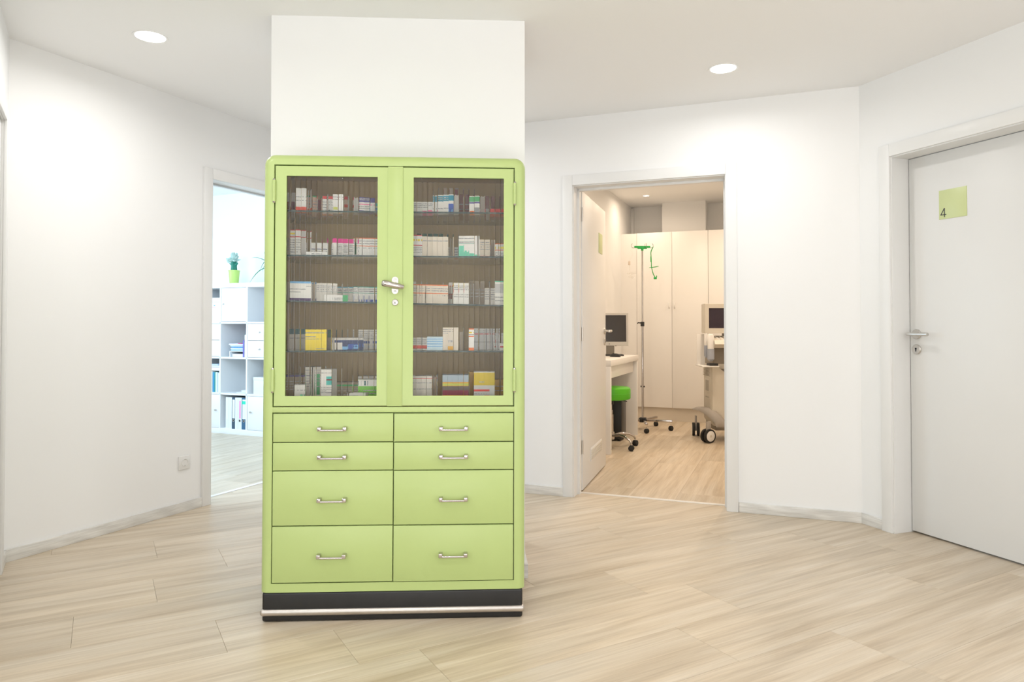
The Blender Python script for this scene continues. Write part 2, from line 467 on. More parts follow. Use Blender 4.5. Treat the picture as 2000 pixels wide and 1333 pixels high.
# right door with the sign, closed
dr = struct_root('door_1', RF)
mb = MB(); casing(mb, .213, 1.117, 2.004, .066, -.020, .0); mb.build('casing', trim_m, dr)
mb = MB(); jamb(mb, .220, 1.110, 1.998, .018, -.008, .112)
mb.box(.2, .218, .112, .2, 0, 2.01); mb.box(1.112, 1.13, .112, .2, 0, 2.01)
mb.build('jamb', trim_m, dr)
leaf = MB().box(.2225, 1.108, .1125, .152, .009, 1.9955, leaf_m, bev=.001).build('leaf', leaf_m, dr)
sg = MB().box(.400, .552, .1105, .1125, 1.646, 1.795, sign_m, bev=.0006).build('room_sign', sign_m, leaf)
# the digit stands on the sign, facing the hall: sign normal is -y, x runs to the right as seen from the hall
mb = MB(Matrix.Translation((.407, .1105, 1.656)))
def stroke(a, b, w):
    d = (Vector(b) - Vector(a)).normalized(); n_ = Vector((-d.y, d.x)) * w / 2
    pl_ = [Vector(a) + n_, Vector(a) - n_, Vector(b) - n_, Vector(b) + n_]
    mb.prism([(v.x, v.y) for v in pl_], 0, .0008, print_dark, Matrix.Rotation(R(90), 4, 'X'))
stroke((.0235, .0), (.0235, .0455), .0042); stroke((.0012, .0125), (.0335, .0125), .0042); stroke((.0025, .0115), (.0232, .0450), .0042)
mb.build('digit', print_dark, leaf, smooth=0)
FLIP = Matrix.Rotation(R(180), 4, 'X')
lever(leaf, Matrix.Translation((.262, .1125, 1.056)) @ FLIP)
keyrose(leaf, Matrix.Translation((.262, .1125, .975)) @ Matrix.Scale(-1, 4, (0, 1, 0)))

# near left door at the edge of the picture, closed and nearly flush
dr = struct_root('door_3', NF)
mb = MB(); casing(mb, .195, 1.09, 2.016, .07, 0, .0135); mb.build('casing', trim_m, dr)
mb = MB(); jamb(mb, .195, 1.09, 2.016, .014, -.12, .0); mb.build('jamb', trim_m, dr)
leaf = MB().box(.1985, 1.0865, -.05, -.0095, .009, 2.0125, leaf_m, bev=.001).build('leaf', leaf_m, dr)
lever(leaf, Matrix.Translation((1.03, -.0095, 1.05)) @ Matrix.Rotation(R(180), 4, 'Z') @ Matrix.Scale(-1, 4, (0, 1, 0)))

# ------------------------------------------------------------------ lamps in the ceilings, wall socket
def downlight(x, y, z, r, lens, label, group):
    t = thing('ceiling_light', label, 'ceiling light', Matrix.Translation((x, y, z)), group)
    MB().lathe([(r * 1.0, -.001), (r * 1.13, -.004), (r * 1.16, -.001), (r * 1.16, .0), (r * 1.0, .0)], 40, trim_m).build('ring', trim_m, t)
    MB().lathe([(r * .99, 0), (r * .99, -.0012), (r * .5, -.0016), (.001, -.0016)], 36, lens).build('lens', lens, t)
labs = ['round recessed ceiling light above the left hallway wall', 'round recessed ceiling light above the open doorway on the right',
        'recessed ceiling light over the hallway before the green cabinet', 'recessed ceiling light near the numbered white door', 'recessed ceiling light behind the viewpoint']
for (x, y), l in zip(HALL_LAMPS_AND_FILL[:2], labs): downlight(x, y, HC, .066, lens_m, l, 'hallway ceiling lights')
p = BF @ Vector((.109, 3.70, 0))
downlight(p.x, p.y, EC, .032, warmlens_m, 'small warm recessed ceiling light in the exam room', 'exam room ceiling lights')

SK = LF @ Matrix.Translation((1.004, 0, .29))
sk = thing('wall_socket', 'square white wall socket low on the wall beside the left doorway', 'socket', SK)
MB().box(-.0405, .0405, -.009, 0, -.0405, .0405, white_pl, bev=.004).build('cover_plate', white_pl, sk)
mb = MB(); rot = Matrix.Rotation(R(90), 4, 'X')
mb.lathe([(.0225, .0088), (.0225, .0115), (.0195, .0115), (.0185, .0035), (.001, .0035)], 32, white_pl, rot)
for sx in (-.0095, .0095): mb.lathe([(.0028, .0036), (.0028, .0039), (.0005, .0039)], 12, print_dark, rot @ Matrix.Translation((sx, 0, 0)))
for sz in (-.019, .019): mb.box(-.003, .003, -.0115, -.004, sz - .002, sz + .002, steel_m)
mb.build('socket_insert', white_pl, sk)
# ------------------------------------------------------------------ the green medicine cabinet
CAB = Matrix.Translation((-.4435, 2.6775, .0012)) @ Matrix.Rotation(R(3.0), 4, 'Z') @ Matrix.Rotation(R(.14), 4, 'Y')
cab = thing('medicine_cabinet', 'lime green enamel medicine cabinet with two reeded glass doors and eight drawers', 'cabinet', CAB)
W2, ZT, ZB, RF_, RC, DEP = .492, 1.744, .108, .030, .042, .375
def hull_ring(ins, y, zt=None):
    zt = ZT - ins if zt is None else zt
    rc = max(RC - ins, .0008); x = W2 - ins
    pts = [(-x, y, ZB)]
    for k in range(9):
        a = math.pi - k * math.pi / 16
        pts.append((-x + rc + rc * math.cos(a), y, zt - rc + rc * math.sin(a)))
    for k in range(9):
        a = math.pi / 2 - k * math.pi / 16
        pts.append((x - rc + rc * math.cos(a), y, zt - rc + rc * math.sin(a)))
    pts.append((x, y, ZB))
    return pts
mb = MB()
rings = [hull_ring(0, DEP)] + [hull_ring(RF_ * (1 - math.cos(a)), RF_ * (1 - math.sin(a))) for a in [i * math.pi / 20 for i in range(11)]]
rings += [hull_ring(.0412, 0), hull_ring(.0412, .002), hull_ring(.0412, .0215), hull_ring(.062, .0215), hull_ring(.062, .0225), hull_ring(.02, .0235), hull_ring(.02, DEP)]
mb.rings(rings, lime_m, closed=False, cap=False)
mb.box(-.4512, .4512, .0, .02, .1081, .1405, lime_m)          # rail over the plinth
mb.box(-.452, .452, .0, .02, .7745, .7945, lime_m, bev=.0015)         # rail between drawers and doors
mb.box(-.447, .447, .0215, .0235, .13, .785, lime_m)
mb.box(-.472, .472, .02, DEP, .1083, .125, lime_m)
mb.box(-.474, .474, .365, DEP, .11, 1.725, lime_m)
mb.build('body', lime_m, cab)
mb = MB()
mb.box(-.4715, .4715, .354, .36, .79, 1.722, lining_m); mb.box(-.4715, -.4655, .033, .354, .79, 1.722, lining_m)
mb.box(.4655, .4715, .033, .354, .79, 1.722, lining_m); mb.box(-.4655, .4655, .033, .354, 1.714, 1.72, lining_m)
mb.box(-.4655, .4655, .028, .354, .794, .80, lining_m)
mb.build('interior_lining', lining_m, cab)
for sx in (-1, 1):
    for y in (.075, .30):
        mb = MB(); x = sx * .4635
        mb.box(min(x, x - sx * .004), max(x, x - sx * .004), y - .006, y + .006, .802, 1.712, lining_m)
        for k in range(44): mb.box(min(x - sx * .004, x - sx * .0046), max(x - sx * .004, x - sx * .0046), y - .0025, y + .0025, .82 + k * .02, .824 + k * .02, print_dark)
        o = mb.build('shelf_rail', lining_m, cab, smooth=0)
SHELF = {1: (1.5366, 0), 2: (1.3674, 0), 3: (1.1875, 1.03), 4: (1.0045, 0), 5: (.80, 0)}
for k in (1, 2, 3, 4):
    z, tilt = SHELF[k]
    mb = MB(Matrix.Translation((0, 0, z)) @ Matrix.Rotation(R(tilt), 4, 'Y'))
    mb.box(-.458, .458, .0345, .345, -.006, 0, shelfglass_m)
    mb.box(-.458, .458, .0335, .0345, -.006, 0, shelfedge_m); mb.box(-.458, .458, .345, .346, -.006, 0, shelfedge_m)
    mb.build('glass_shelf', shelfglass_m, cab, smooth=0)
mb = MB()
mb.box(-.484, .484, .002, DEP - .01, -.0005, .108, dark_m, bev=.009, seg=3)
mb.build('plinth', dark_m, cab)
mb = MB()
mb.box(-.4915, .4915, -.0055, DEP - .002, .0205, .0465, alu_m, bev=.0115, seg=4)
mb.build('plinth_strip', alu_m, cab)

def frame_mesh(mb, x0, x1, z0, z1, hx0, hx1, hz0, hz1, y0, y1, m):
    o = [(x0, z0), (x1, z0), (x1, z1), (x0, z1)]; h = [(hx0, hz0), (hx1, hz0), (hx1, hz1), (hx0, hz1)]
    c = .0015
    def ring(pts, y, ins=0, sgn=1):
        cx = sum(p[0] for p in pts) / 4; cz = sum(p[1] for p in pts) / 4
        return [(p[0] + math.copysign(ins, cx - p[0]), y, p[1] + math.copysign(ins, cz - p[1])) for p in pts]
    rs = [ring(h, y1), ring(h, y0 + c), ring(h, y0, -c), ring(o, y0, c), ring(o, y0 + c), ring(o, y1), ring(h, y1)]
    mb.rings(rs, m, True, False)
def reeded(x0, x1, z0, z1, y_back, base, amp, pitch):
    mb = MB(); n = max(1, round((x1 - x0) / pitch)); p = (x1 - x0) / n; S = 14
    prof = []
    for i in range(n):
        for k in range(S):
            f = k / S
            f = .5 + .5 * math.copysign(abs(2 * f - 1) ** .6, 2 * f - 1)
            prof.append((x0 + (i + f) * p, y_back - base - amp * (1 - (2 * f - 1) ** 4)))
    prof.append((x1, y_back - base))
    poly = prof + [(x1, y_back), (x0, y_back)]
    mb.prism(poly, z0, z1, pane_m)
    return mb
def hinge(x, z0, z1, parent):
    mb = MB()
    mb.cyl((x, -.0055, z0 + .003), (x, -.0055, (z0 + z1) / 2 - .0004), .0062, None, 16, lime_m)
    mb.cyl((x, -.0055, (z0 + z1) / 2 + .0004), (x, -.0055, z1 - .003), .0062, None, 16, lime_m)
    mb.cyl((x, -.0055, z0 + .0028), (x, -.0055, z1 - .0028), .0055, None, 16, lime_m)
    for a, b in ((z0 + .003, z0 - .003), (z1 - .003, z1 + .003)): mb.cyl((x, -.0055, a), (x, -.0055, b), .0058, .0035, 14, chrome_m)
    mb.build('hinge', lime_m, parent)
def door_frame(name, x0, x1, hx0, hx1):
    mb = MB(); frame_mesh(mb, x0, x1, .7985, 1.698, hx0, hx1, .8345, 1.662, -.001, .020, lime_m)
    return mb.build(name, lime_m, cab)
dl = door_frame('door', -.4462, -.0015, -.4065, -.0652)
drr = door_frame('door', .0005, .4462, .0668, .4105)
reeded(-.412, -.059, .829, 1.668, .012, .003, .0022, .0195).build('reeded_pane', pane_m, dl, smooth=25)
reeded(.061, .416, .829, 1.668, .012, .003, .0022, .0195).build('reeded_pane', pane_m, drr, smooth=25)
MB().box(-.0278, .0283, -.0042, -.0012, .7975, 1.7, lime_m, bev=.001).build('cover_strip', lime_m, dl)
for z0, z1 in ((1.5605, 1.6455), (.851, .9385)):
    hinge(-.4495, z0, z1, dl); hinge(.4505, z0, z1, drr)
# turn handle, lock
mb = MB(Matrix.Translation((.0008, -.0042, 1.2512)))
pl = []
for k in range(13): a = math.pi * k / 12; pl.append((.0122 * math.cos(a), .0205 + .0122 * math.sin(a)))
for k in range(13): a = math.pi + math.pi * k / 12; pl.append((.0122 * math.cos(a), -.0205 + .0122 * math.sin(a)))
RX = Matrix.Rotation(R(90), 4, 'X')
mb.prism(pl, 0, .0035, chrome_m, RX)
for z in (.0225, -.0225):
    mb.lathe([(.0042, .0036), (.0038, .0046), (.001, .0050)], 14, steel_m, RX @ Matrix.Translation((0, z, 0)))
    mb.box(-.0034, .0034, -.0056, -.0048, z - .0005, z + .0005, print_dark)
mb.lathe([(.0105, .003), (.0095, .012), (.0080, .022)], 20, chrome_m, RX)
mb.tube([(-.0455, -.026, .0075), (-.044, -.026, .0073), (-.039, -.027, .0065), (-.028, -.028, .0045), (-.012, -.0285, .001), (.002, -.0285, -.0015), (.014, -.0275, -.004), (.026, -.026, -.0065), (.0345, -.025, -.008), (.0358, -.025, -.0083)],
        [.005, .0105, .0132, .0138, .0128, .0120, .0110, .0098, .0082, .005], 18, chrome_m)
mb.build('turn_handle', chrome_m, dl)
mb = MB(Matrix.Translation((.0013, -.0042, 1.1870)))
mb.lathe([(.0122, 0), (.0122, .004), (.0105, .0058), (.0085, .0058), (.008, .0048), (.001, .0050)], 28, chrome_m, RX)
mb.build('lock_cylinder', chrome_m, dl)
mb = MB(Matrix.Translation((.0013, -.0042, 1.1870))); mb.box(-.0012, .0012, -.0058, -.005, -.006, .002); mb.build('keyhole', print_dark, dl)

# eight drawers with chrome bar handles
def drawer(x0, x1, z0, z1, zh, y=-.001):
    d = MB().box(x0, x1, y, .02, z0, z1, lime_m, bev=.0018).build('drawer', lime_m, cab)
    MB().box(x0 + .02, x1 - .02, .02, .34, z0 + .008, z1 - .012, lime_m)
    cx = (x0 + x1) / 2 - .0012
    mb = MB(Matrix.Translation((cx, y, zh)))
    for sx in (-1, 1):
        mb.box(sx * .0465 - .0076, sx * .0465 + .0076, -.027, .0, -.0062, .0098, chrome_m, bev=.003, seg=3)
    mb.tube([(-.043, -.0225, -.0028), (.043, -.0225, -.0028)], .0044, 14, chrome_m)
    mb.build('handle', chrome_m, d)
DZ = [(.6655, .7705, .7135), (.5595, .6620, .609), (.3550, .5562, .450), (.1448, .3515, .2432)]
for i, (a, b, h) in enumerate(DZ):
    drawer(-.4475, -.0042, a, b, h, -.001 if i != 3 else -.0025)
    dz = .0012
    drawer(-.0005, .4475, a - dz, b - dz, h - .0008, -.001 if i != 3 else -.004)

# ------------------------------------------------------------------ medicine cartons behind the glass
PAL = dict(white=(235, 232, 224), offwhite=(218, 212, 200), cream=(226, 214, 194), beige=(200, 184, 158), taupe=(165, 148, 122), peach=(226, 190, 165),
           darkred=(140, 38, 25), brownred=(130, 60, 40), red=(214, 52, 38), orangered=(226, 72, 28), orange=(236, 120, 40), yellow=(240, 214, 40), yellowgreen=(200, 205, 90),
           green=(60, 165, 95), leafgreen=(120, 195, 60), darkgreen=(25, 90, 62), tealgreen=(40, 155, 130), darkteal=(35, 95, 95), teal=(70, 185, 175), tealblue=(20, 140, 165), mint=(110, 210, 175),
           violet=(80, 70, 140), purple=(80, 45, 100), pink=(240, 120, 160), magenta=(228, 40, 140), navy=(25, 45, 95), blue=(40, 80, 170), skyblue=(120, 180, 225), paleblue=(200, 222, 232),
           grey=(150, 150, 148), lightgrey=(205, 204, 200), greyblue=(170, 185, 195), greybrown=(110, 95, 85), maroon=(140, 30, 60), amber=(230, 170, 40), ochre=(190, 145, 40), mustard=(205, 180, 25))
def cm(c): return pm('carton_' + c, rgb(*PAL[c]), .42, var=.02, scale=20)
def print_lines():
    m, nt, b = new_mat('small_print')
    L = nt.links.new
    tc = nt.nodes.new('ShaderNodeTexCoord'); mp = nt.nodes.new('ShaderNodeMapping'); mp.inputs['Scale'].default_value = (420, 420, 160)
    L(tc.outputs['Object'], mp.inputs['Vector'])
    nz = nt.nodes.new('ShaderNodeTexNoise'); nz.inputs['Scale'].default_value = 1; nz.inputs['Detail'].default_value = 1
    L(mp.outputs[0], nz.inputs['Vector'])
    r = nt.nodes.new('ShaderNodeValToRGB'); r.color_ramp.elements[0].position = .46; r.color_ramp.elements[0].color = (.27, .26, .26, 1); r.color_ramp.elements[1].position = .54; r.color_ramp.elements[1].color = (.6, .58, .53, 1)
    L(nz.outputs['Fac'], r.inputs[0]); L(r.outputs[0], b.inputs['Base Color']); b.inputs['Roughness'].default_value = .5
    return m
small_print = print_lines()
def carton(name, w, d, h, base, style, M):
    """folding carton, origin at the middle of its front bottom edge; front towards -y; flat print lies .2-.4 mm proud"""
    mb = MB()
    mb.box(-w / 2, w / 2, 0, d, 0, h, cm(base), bev=.0005, seg=1)
    e = .0002
    mb.box(-w / 2 + .002, w / 2 - .002, .002, d - .002, h, h + .0003, cm(base))     # tucked lid flap
    for st in style:
        k = st[0]
        if k == 'b':
            x = w / 2 + e; y0, y1 = -e, d + e; z0, z1 = h * st[1], h * st[2]
            q = [(-x, y0), (x, y0), (x, y1), (-x, y1)]
            for i in range(4):
                a, b = q[i], q[(i + 1) % 4]
                mb.poly([(a[0], a[1], z0), (b[0], b[1], z0), (b[0], b[1], z1), (a[0], a[1], z1)], cm(st[3]))
            if st[2] >= .99: mb.poly([(-x, y0, h + .0004), (x, y0, h + .0004), (x, y1, h + .0004), (-x, y1, h + .0004)], cm(st[3]))
        elif k == 'p':
            a, b, z0, z1 = -w / 2 + w * st[1], -w / 2 + w * st[2], h * st[3], h * st[4]
            mb.poly([(a, -2 * e, z0), (b, -2 * e, z0), (b, -2 * e, z1), (a, -2 * e, z1)], cm(st[5]))
        elif k == 't':
            a, b, n = -w / 2 + w * st[1], -w / 2 + w * st[2], st[5]
            z0, z1 = h * st[3], h * st[4]; p = (z1 - z0) / n
            for i in range(n):
                zz = z1 - (i + .5) * p; hh = min(.0016, p * .3)
                bb = b - (b - a) * (.25 if (i % 3) == 2 else 0)
                mb.poly([(a, -3 * e, zz - hh), (bb, -3 * e, zz - hh), (bb, -3 * e, zz + hh), (a, -3 * e, zz + hh)], small_print)
        elif k == 'ring':
            cx, rr, cz = -w / 2 + w * st[1], w * st[2] * .6, h * st[3]
            pr = []
            for i in range(15):
                t = R(40 + 280 * i / 14)
                pr.append((cx + rr * math.cos(t), cz + rr * math.sin(t), cx + rr * .72 * math.cos(t), cz + rr * .72 * math.sin(t)))
            for a, b in zip(pr[:-1], pr[1:]):
                mb.poly([(a[0], -3 * e, a[1]), (b[0], -3 * e, b[1]), (b[2], -3 * e, b[3]), (a[2], -3 * e, a[3])], cm(st[4]))
        elif k == 'e':
            x = -w / 2 - 2 * e
            mb.poly([(x, 0, 0), (x, d, 0), (x, d, h), (x, 0, h)], cm(st[1]))
    o = mb.build(name, None, None, smooth=0)
    o.matrix_world = M
    return o
# shelf, door, x, y, width, depth, height, yaw, copies, span, colour, print, description (metres, in the cabinet's own frame)
CARTONS = [
    (1,'L',-0.4414,0.2,0.0325,0.05,0.0972,0,1,0.0325,'white',[('b',0.0,0.3,'white'),('b',0.3,0.62,'darkred')],'white carton with dark red middle band at the far left'),
    (1,'L',-0.3702,0.07,0.0408,0.05,0.0915,0,1,0.0408,'white',[('b',0,0.21,'orangered'),('t',0.15,0.8,0.4,0.7,2)],'tall white carton with orange red foot'),
    (1,'L',-0.3497,0.16,0.0185,0.05,0.0786,0,2,0.0382,'peach',[('b',0.93,1,'green'),('t',0.1,0.9,0.2,0.8,4)],'peach striped carton with thin green top edge'),
    (1,'L',-0.3261,0.213,0.0224,0.05,0.0718,0,1,0.0224,'darkred',[],'plain dark red carton'),
    (1,'L',-0.2831,0.13,0.0338,0.05,0.072,0,1,0.0338,'white',[('b',0.84,1,'red'),('t',0.1,0.9,0.15,0.75,4),('b',0,0.08,'orange')],'small white carton with red top band'),
    (1,'L',-0.2356,0.08,0.0372,0.05,0.0714,0,1,0.0372,'white',[('t',0.1,0.9,0.65,0.9,2),('p',0.2,0.5,0.15,0.3,'yellowgreen'),('p',0.5,0.9,0,0.06,'orange')],'white carton with pale yellow green spot'),
    (1,'L',-0.2226,0.17,0.0223,0.04,0.0781,0,1,0.0223,'peach',[('b',0.85,1,'red'),('b',0.45,0.6,'orangered')],'narrow peach carton with red bands'),
    (1,'L',-0.1342,0.06,0.0589,0.057,0.0581,22,1,0.0761,'white',[('p',0,1,0.68,1,'violet'),('t',0.1,0.8,0.78,0.95,2),('p',0,0.95,0.5,0.56,'pink'),('p',0.0,1,0,0.12,'violet'),('t',0.1,0.7,0.2,0.45,2)],'white and violet carton turned slightly to the left'),
    (1,'L',-0.0889,0.1379,0.0258,0.05,0.047,0,1,0.0258,'white',[('b',0.75,1,'teal'),('b',0.4,0.62,'skyblue'),('b',0.12,0.38,'violet'),('b',0,0.2,'orange')],'small teal,blue and orange banded carton'),
    (1,'R',0.0946,0.11,0.0842,0.06,0.0507,0,1,0.0842,'white',[('t',0.05,0.9,0.5,0.9,3),('p',0.55,0.75,0,0.3,'pink'),('p',0.78,1,0,0.35,'pink')],'low white carton with pink corner'),
    (1,'R',0.1909,0.06,0.0822,0.049,0.073,-24,1,0.0949,'white',[('p',0,1,0.66,0.95,'tealblue'),('t',0.05,0.6,0.7,0.9,2),('p',0.78,1,0,0.5,'blue'),('p',0.8,1,0,0.24,'skyblue'),('t',0.05,0.65,0.2,0.35,1)],'white carton with blue green banner seen at an angle'),
    (1,'R',0.204,0.25,0.0549,0.06,0.1341,0,1,0.0549,'beige',[('p',0.65,1,0.72,0.95,'darkred')],'tall beige carton with dark red corner standing at the back'),
    (1,'R',0.2544,0.22,0.0193,0.06,0.1017,0,2,0.0398,'brownred',[('t',0.1,0.9,0.3,0.7,2)],'brownish red carton standing at the back'),
    (1,'R',0.3087,0.07,0.0467,0.052,0.0706,-20,1,0.0618,'white',[('p',0,1,0.68,0.95,'green'),('p',0,0.9,0.58,0.66,'violet'),('p',0,0.3,0,0.18,'orange'),('p',0.5,0.9,0.1,0.35,'grey')],'white carton with green banner and violet line'),
    (1,'R',0.3601,0.203,0.0182,0.05,0.0931,0,2,0.0376,'white',[('b',0.45,1,'brownred')],'white carton with brownish red upper half'),
    (1,'R',0.3872,0.12,0.0569,0.08,0.0278,0,1,0.0569,'red',[],'flat red carton lying in the right corner'),
    (2,'L',-0.4446,0.18,0.0202,0.05,0.0823,0,1,0.0202,'beige',[('t',0.1,0.9,0.2,0.9,5)],'beige carton with grey print at the far left'),
    (2,'L',-0.3794,0.07,0.041,0.06,0.1007,-14,1,0.0543,'white',[('b',0.97,1,'red'),('b',0.71,0.74,'red'),('p',0.05,0.45,0.82,0.88,'yellow'),('b',0,0.03,'red'),('t',0.05,0.9,0.1,0.65,6)],'tall white carton with fine red lines'),
    (2,'L',-0.3085,0.06,0.0736,0.06,0.0145,0,1,0.0736,'white',[('t',0.2,0.8,0.3,0.6,1)],'flat white carton lying on its side'),
    (2,'L',-0.3157,0.15,0.0501,0.05,0.0594,0,1,0.0501,'white',[('p',0.05,1,0.55,0.6,'navy'),('t',0.1,0.9,0.2,0.5,2)],'low white carton with one dark line'),
    (2,'L',-0.2235,0.123,0.0821,0.057,0.0744,22,1,0.0976,'white',[('b',0.77,1,'magenta'),('t',0.1,0.9,0.15,0.7,7)],'white carton with magenta top band'),
    (2,'L',-0.175,0.2096,0.016,0.05,0.0687,0,1,0.016,'white',[('p',0.1,0.5,0.3,1,'green')],'narrow white carton with green stripe'),
    (2,'L',-0.117,0.09,0.021,0.07,0.0731,0,4,0.0868,'white',[('b',0.96,1,'orange'),('b',0.55,0.58,'orange'),('t',0.05,0.95,0.62,0.9,2),('t',0.05,0.8,0.42,0.5,1)],'white carton with two orange lines'),
    (2,'R',0.1094,0.28,0.1169,0.05,0.1158,0,1,0.1169,'darkgreen',[],'dark green carton standing behind white cartons'),
    (2,'R',0.0766,0.07,0.0191,0.05,0.0838,0,2,0.0394,'white',[('b',0.96,1,'red'),('b',0.5,0.54,'red'),('p',0.05,0.5,0.72,0.82,'yellow'),('b',0,0.04,'orangered'),('t',0.1,0.9,0.15,0.45,4)],'white carton with red lines and yellow spot'),
    (2,'R',0.1492,0.08,0.02,0.06,0.0795,-5,5,0.1032,'cream',[('t',0.1,0.8,0.72,0.85,1)],'plain cream carton'),
    (2,'R',0.2211,0.18,0.0268,0.05,0.0496,0,1,0.0268,'white',[('t',0.1,0.9,0.3,0.9,3),('b',0.1,0.25,'red')],'low white carton with red print at the back'),
    (2,'R',0.2767,0.06,0.0703,0.034,0.0814,-10,1,0.0752,'white',[('t',0.05,0.8,0.8,0.95,1),('p',0.02,0.85,0.62,0.64,'tealgreen'),('p',0.02,0.85,0.74,0.75,'tealgreen'),('t',0.05,0.85,0.66,0.73,1),('p',0,0.08,0,0.58,'mint'),('p',0.08,0.16,0,0.53,'mint'),('p',0.16,0.24,0,0.46,'mint'),('p',0.24,0.32,0,0.38,'mint'),('p',0.32,0.42,0,0.3,'mint'),('p',0.42,0.55,0,0.23,'mint'),('p',0.55,0.75,0,0.16,'mint'),('p',0.75,1,0,0.1,'mint')],'large white carton with mint green lower corner'),
    (2,'R',0.3398,0.1,0.0225,0.05,0.0721,-5,2,0.0463,'cream',[('b',0.04,0.1,'red'),('t',0.05,0.6,0.4,0.9,4)],'cream carton with faint red line at its foot'),
    (2,'R',0.3714,0.16,0.0103,0.05,0.0778,0,1,0.0103,'beige',[],'narrow beige carton'),
    (2,'R',0.3966,0.08,0.013,0.06,0.0542,0,3,0.0401,'white',[('b',0.95,1,'orange'),('p',0.05,0.7,0.62,0.78,'yellow'),('b',0.5,0.55,'orange'),('t',0.1,0.9,0.1,0.4,4)],'white carton with orange lines and yellow spot'),
    (3,'L',-0.4392,0.15,0.0159,0.05,0.0745,0,1,0.0159,'beige',[],'narrow beige carton at the far left'),
    (3,'L',-0.3684,0.06,0.0792,0.05,0.0736,0,1,0.0792,'white',[('b',0.9,1,'skyblue'),('b',0,0.13,'purple'),('t',0.05,0.7,0.55,0.65,1),('t',0.05,0.5,0.42,0.48,1),('t',0.75,0.95,0.72,0.78,1)],'wide white carton with sky blue top and purple foot'),
    (3,'L',-0.3291,0.113,0.0176,0.05,0.0742,0,1,0.0176,'cream',[('p',0.3,0.6,0,1,'beige')],'narrow cream carton'),
    (3,'L',-0.2799,0.1,0.0195,0.06,0.0713,4,4,0.0806,'offwhite',[('t',0.1,0.9,0.5,0.9,4)],'off white carton with grey print'),
    (3,'L',-0.2295,0.045,0.0868,0.035,0.0243,-5,1,0.0868,'white',[('p',0.85,1,0,1,'green'),('t',0.45,0.8,0.2,0.6,3)],'long white carton with green end lying at the front'),
    (3,'L',-0.2181,0.1642,0.0201,0.06,0.0617,4,3,0.0622,'offwhite',[('b',0.95,1,'tealblue'),('b',0.62,0.66,'tealgreen'),('t',0.05,0.95,0.7,0.9,2)],'off white carton with thin blue and green lines'),
    (3,'L',-0.128,0.1334,0.0188,0.05,0.063,8,5,0.0968,'white',[('b',0.95,1,'tealgreen'),('b',0.58,0.61,'tealgreen'),('t',0.05,0.9,0.65,0.9,2),('p',0.5,0.7,0,0.2,'blue'),('p',0.7,0.9,0,0.45,'blue')],'white carton with green lines and blue bars'),
    (3,'L',-0.1702,0.0904,0.0331,0.04,0.0098,0,1,0.0331,'offwhite',[],'low off white carton beside the green ended one'),
    (3,'R',0.0608,0.135,0.0201,0.05,0.0878,0,1,0.0201,'offwhite',[('t',0.1,0.9,0.3,0.7,3)],'narrow off white carton at the far left'),
    (3,'R',0.1301,0.07,0.022,0.06,0.0735,-6,6,0.1362,'cream',[('b',0.95,1,'orange'),('b',0.52,0.56,'orange'),('t',0.05,0.85,0.62,0.85,2),('t',0.05,0.5,0.4,0.46,1)],'cream carton with two orange lines'),
    (3,'R',0.206,0.13,0.0162,0.05,0.0874,0,1,0.0162,'offwhite',[('b',0.25,0.5,'brownred')],'narrow off white carton with brownish red band'),
    (3,'R',0.2476,0.08,0.0193,0.06,0.0833,-8,3,0.0597,'white',[('p',0.7,1,0.78,1,'yellow'),('p',0.7,1,0.55,0.75,'red'),('t',0.05,0.7,0.65,0.9,3),('t',0.05,0.7,0.3,0.5,2)],'white carton with yellow and red corner patches'),
    (3,'R',0.3084,0.2,0.0209,0.05,0.1003,0,3,0.0645,'taupe',[('t',0.1,0.9,0.3,0.7,3)],'grey brown carton standing at the back'),
    (3,'R',0.358,0.12,0.0177,0.05,0.0681,0,2,0.0365,'offwhite',[('t',0.05,0.95,0.3,0.95,5)],'low off white carton with dense grey print'),
    (3,'R',0.3962,0.05,0.0396,0.05,0.0921,0,1,0.0396,'white',[('b',0.96,1,'mint'),('p',0,1,0.5,0.88,'lightgrey'),('ring',0.6,0.2,0.72,'red'),('p',0.72,1,0.7,0.74,'red'),('t',0.1,0.9,0.1,0.4,2)],'white carton with grey panel and red print'),
    (4,'L',-0.4091,0.18,0.0273,0.05,0.0806,0,2,0.0563,'offwhite',[('b',0.74,1,'darkteal'),('t',0.05,0.95,0.5,0.6,1)],'off white carton with dark teal top'),
    (4,'L',-0.313,0.07,0.0795,0.05,0.0794,0,1,0.0795,'yellow',[('t',0.05,0.95,0.8,0.88,1),('t',0.05,0.6,0.62,0.68,1),('t',0.05,0.7,0.52,0.57,1),('t',0.5,0.95,0.05,0.1,1)],'bright yellow carton'),
    (4,'L',-0.2901,0.2,0.0162,0.05,0.0779,0,1,0.0162,'taupe',[('b',0.6,1,'darkgreen')],'narrow grey brown carton with dark green top'),
    (4,'L',-0.1952,0.06,0.1029,0.06,0.0475,18,1,0.1164,'navy',[('b',0.82,1,'offwhite'),('t',0.05,0.95,0.85,0.97,1),('e','white'),('p',0,0.24,0.05,0.62,'offwhite'),('p',0.26,0.5,0.05,0.3,'skyblue'),('p',0.42,0.62,0.1,0.5,'blue'),('p',0.6,0.8,0.1,0.42,'skyblue'),('p',0.75,0.95,0.25,0.5,'blue')],'wide navy blue carton with pale blue waves and white end'),
    (4,'L',-0.1269,0.16,0.0274,0.06,0.0786,0,3,0.0848,'offwhite',[('t',0.05,0.95,0.5,0.95,5),('p',0.3,0.9,0.3,0.42,'blue'),('p',0.5,0.8,0.08,0.2,'skyblue')],'off white carton with grey print and blue bars'),
    (4,'R',0.0844,0.09,0.0186,0.05,0.0479,0,3,0.0575,'offwhite',[('b',0.12,0.38,'orangered'),('t',0.05,0.95,0.5,0.9,3)],'off white carton with wide orange red band'),
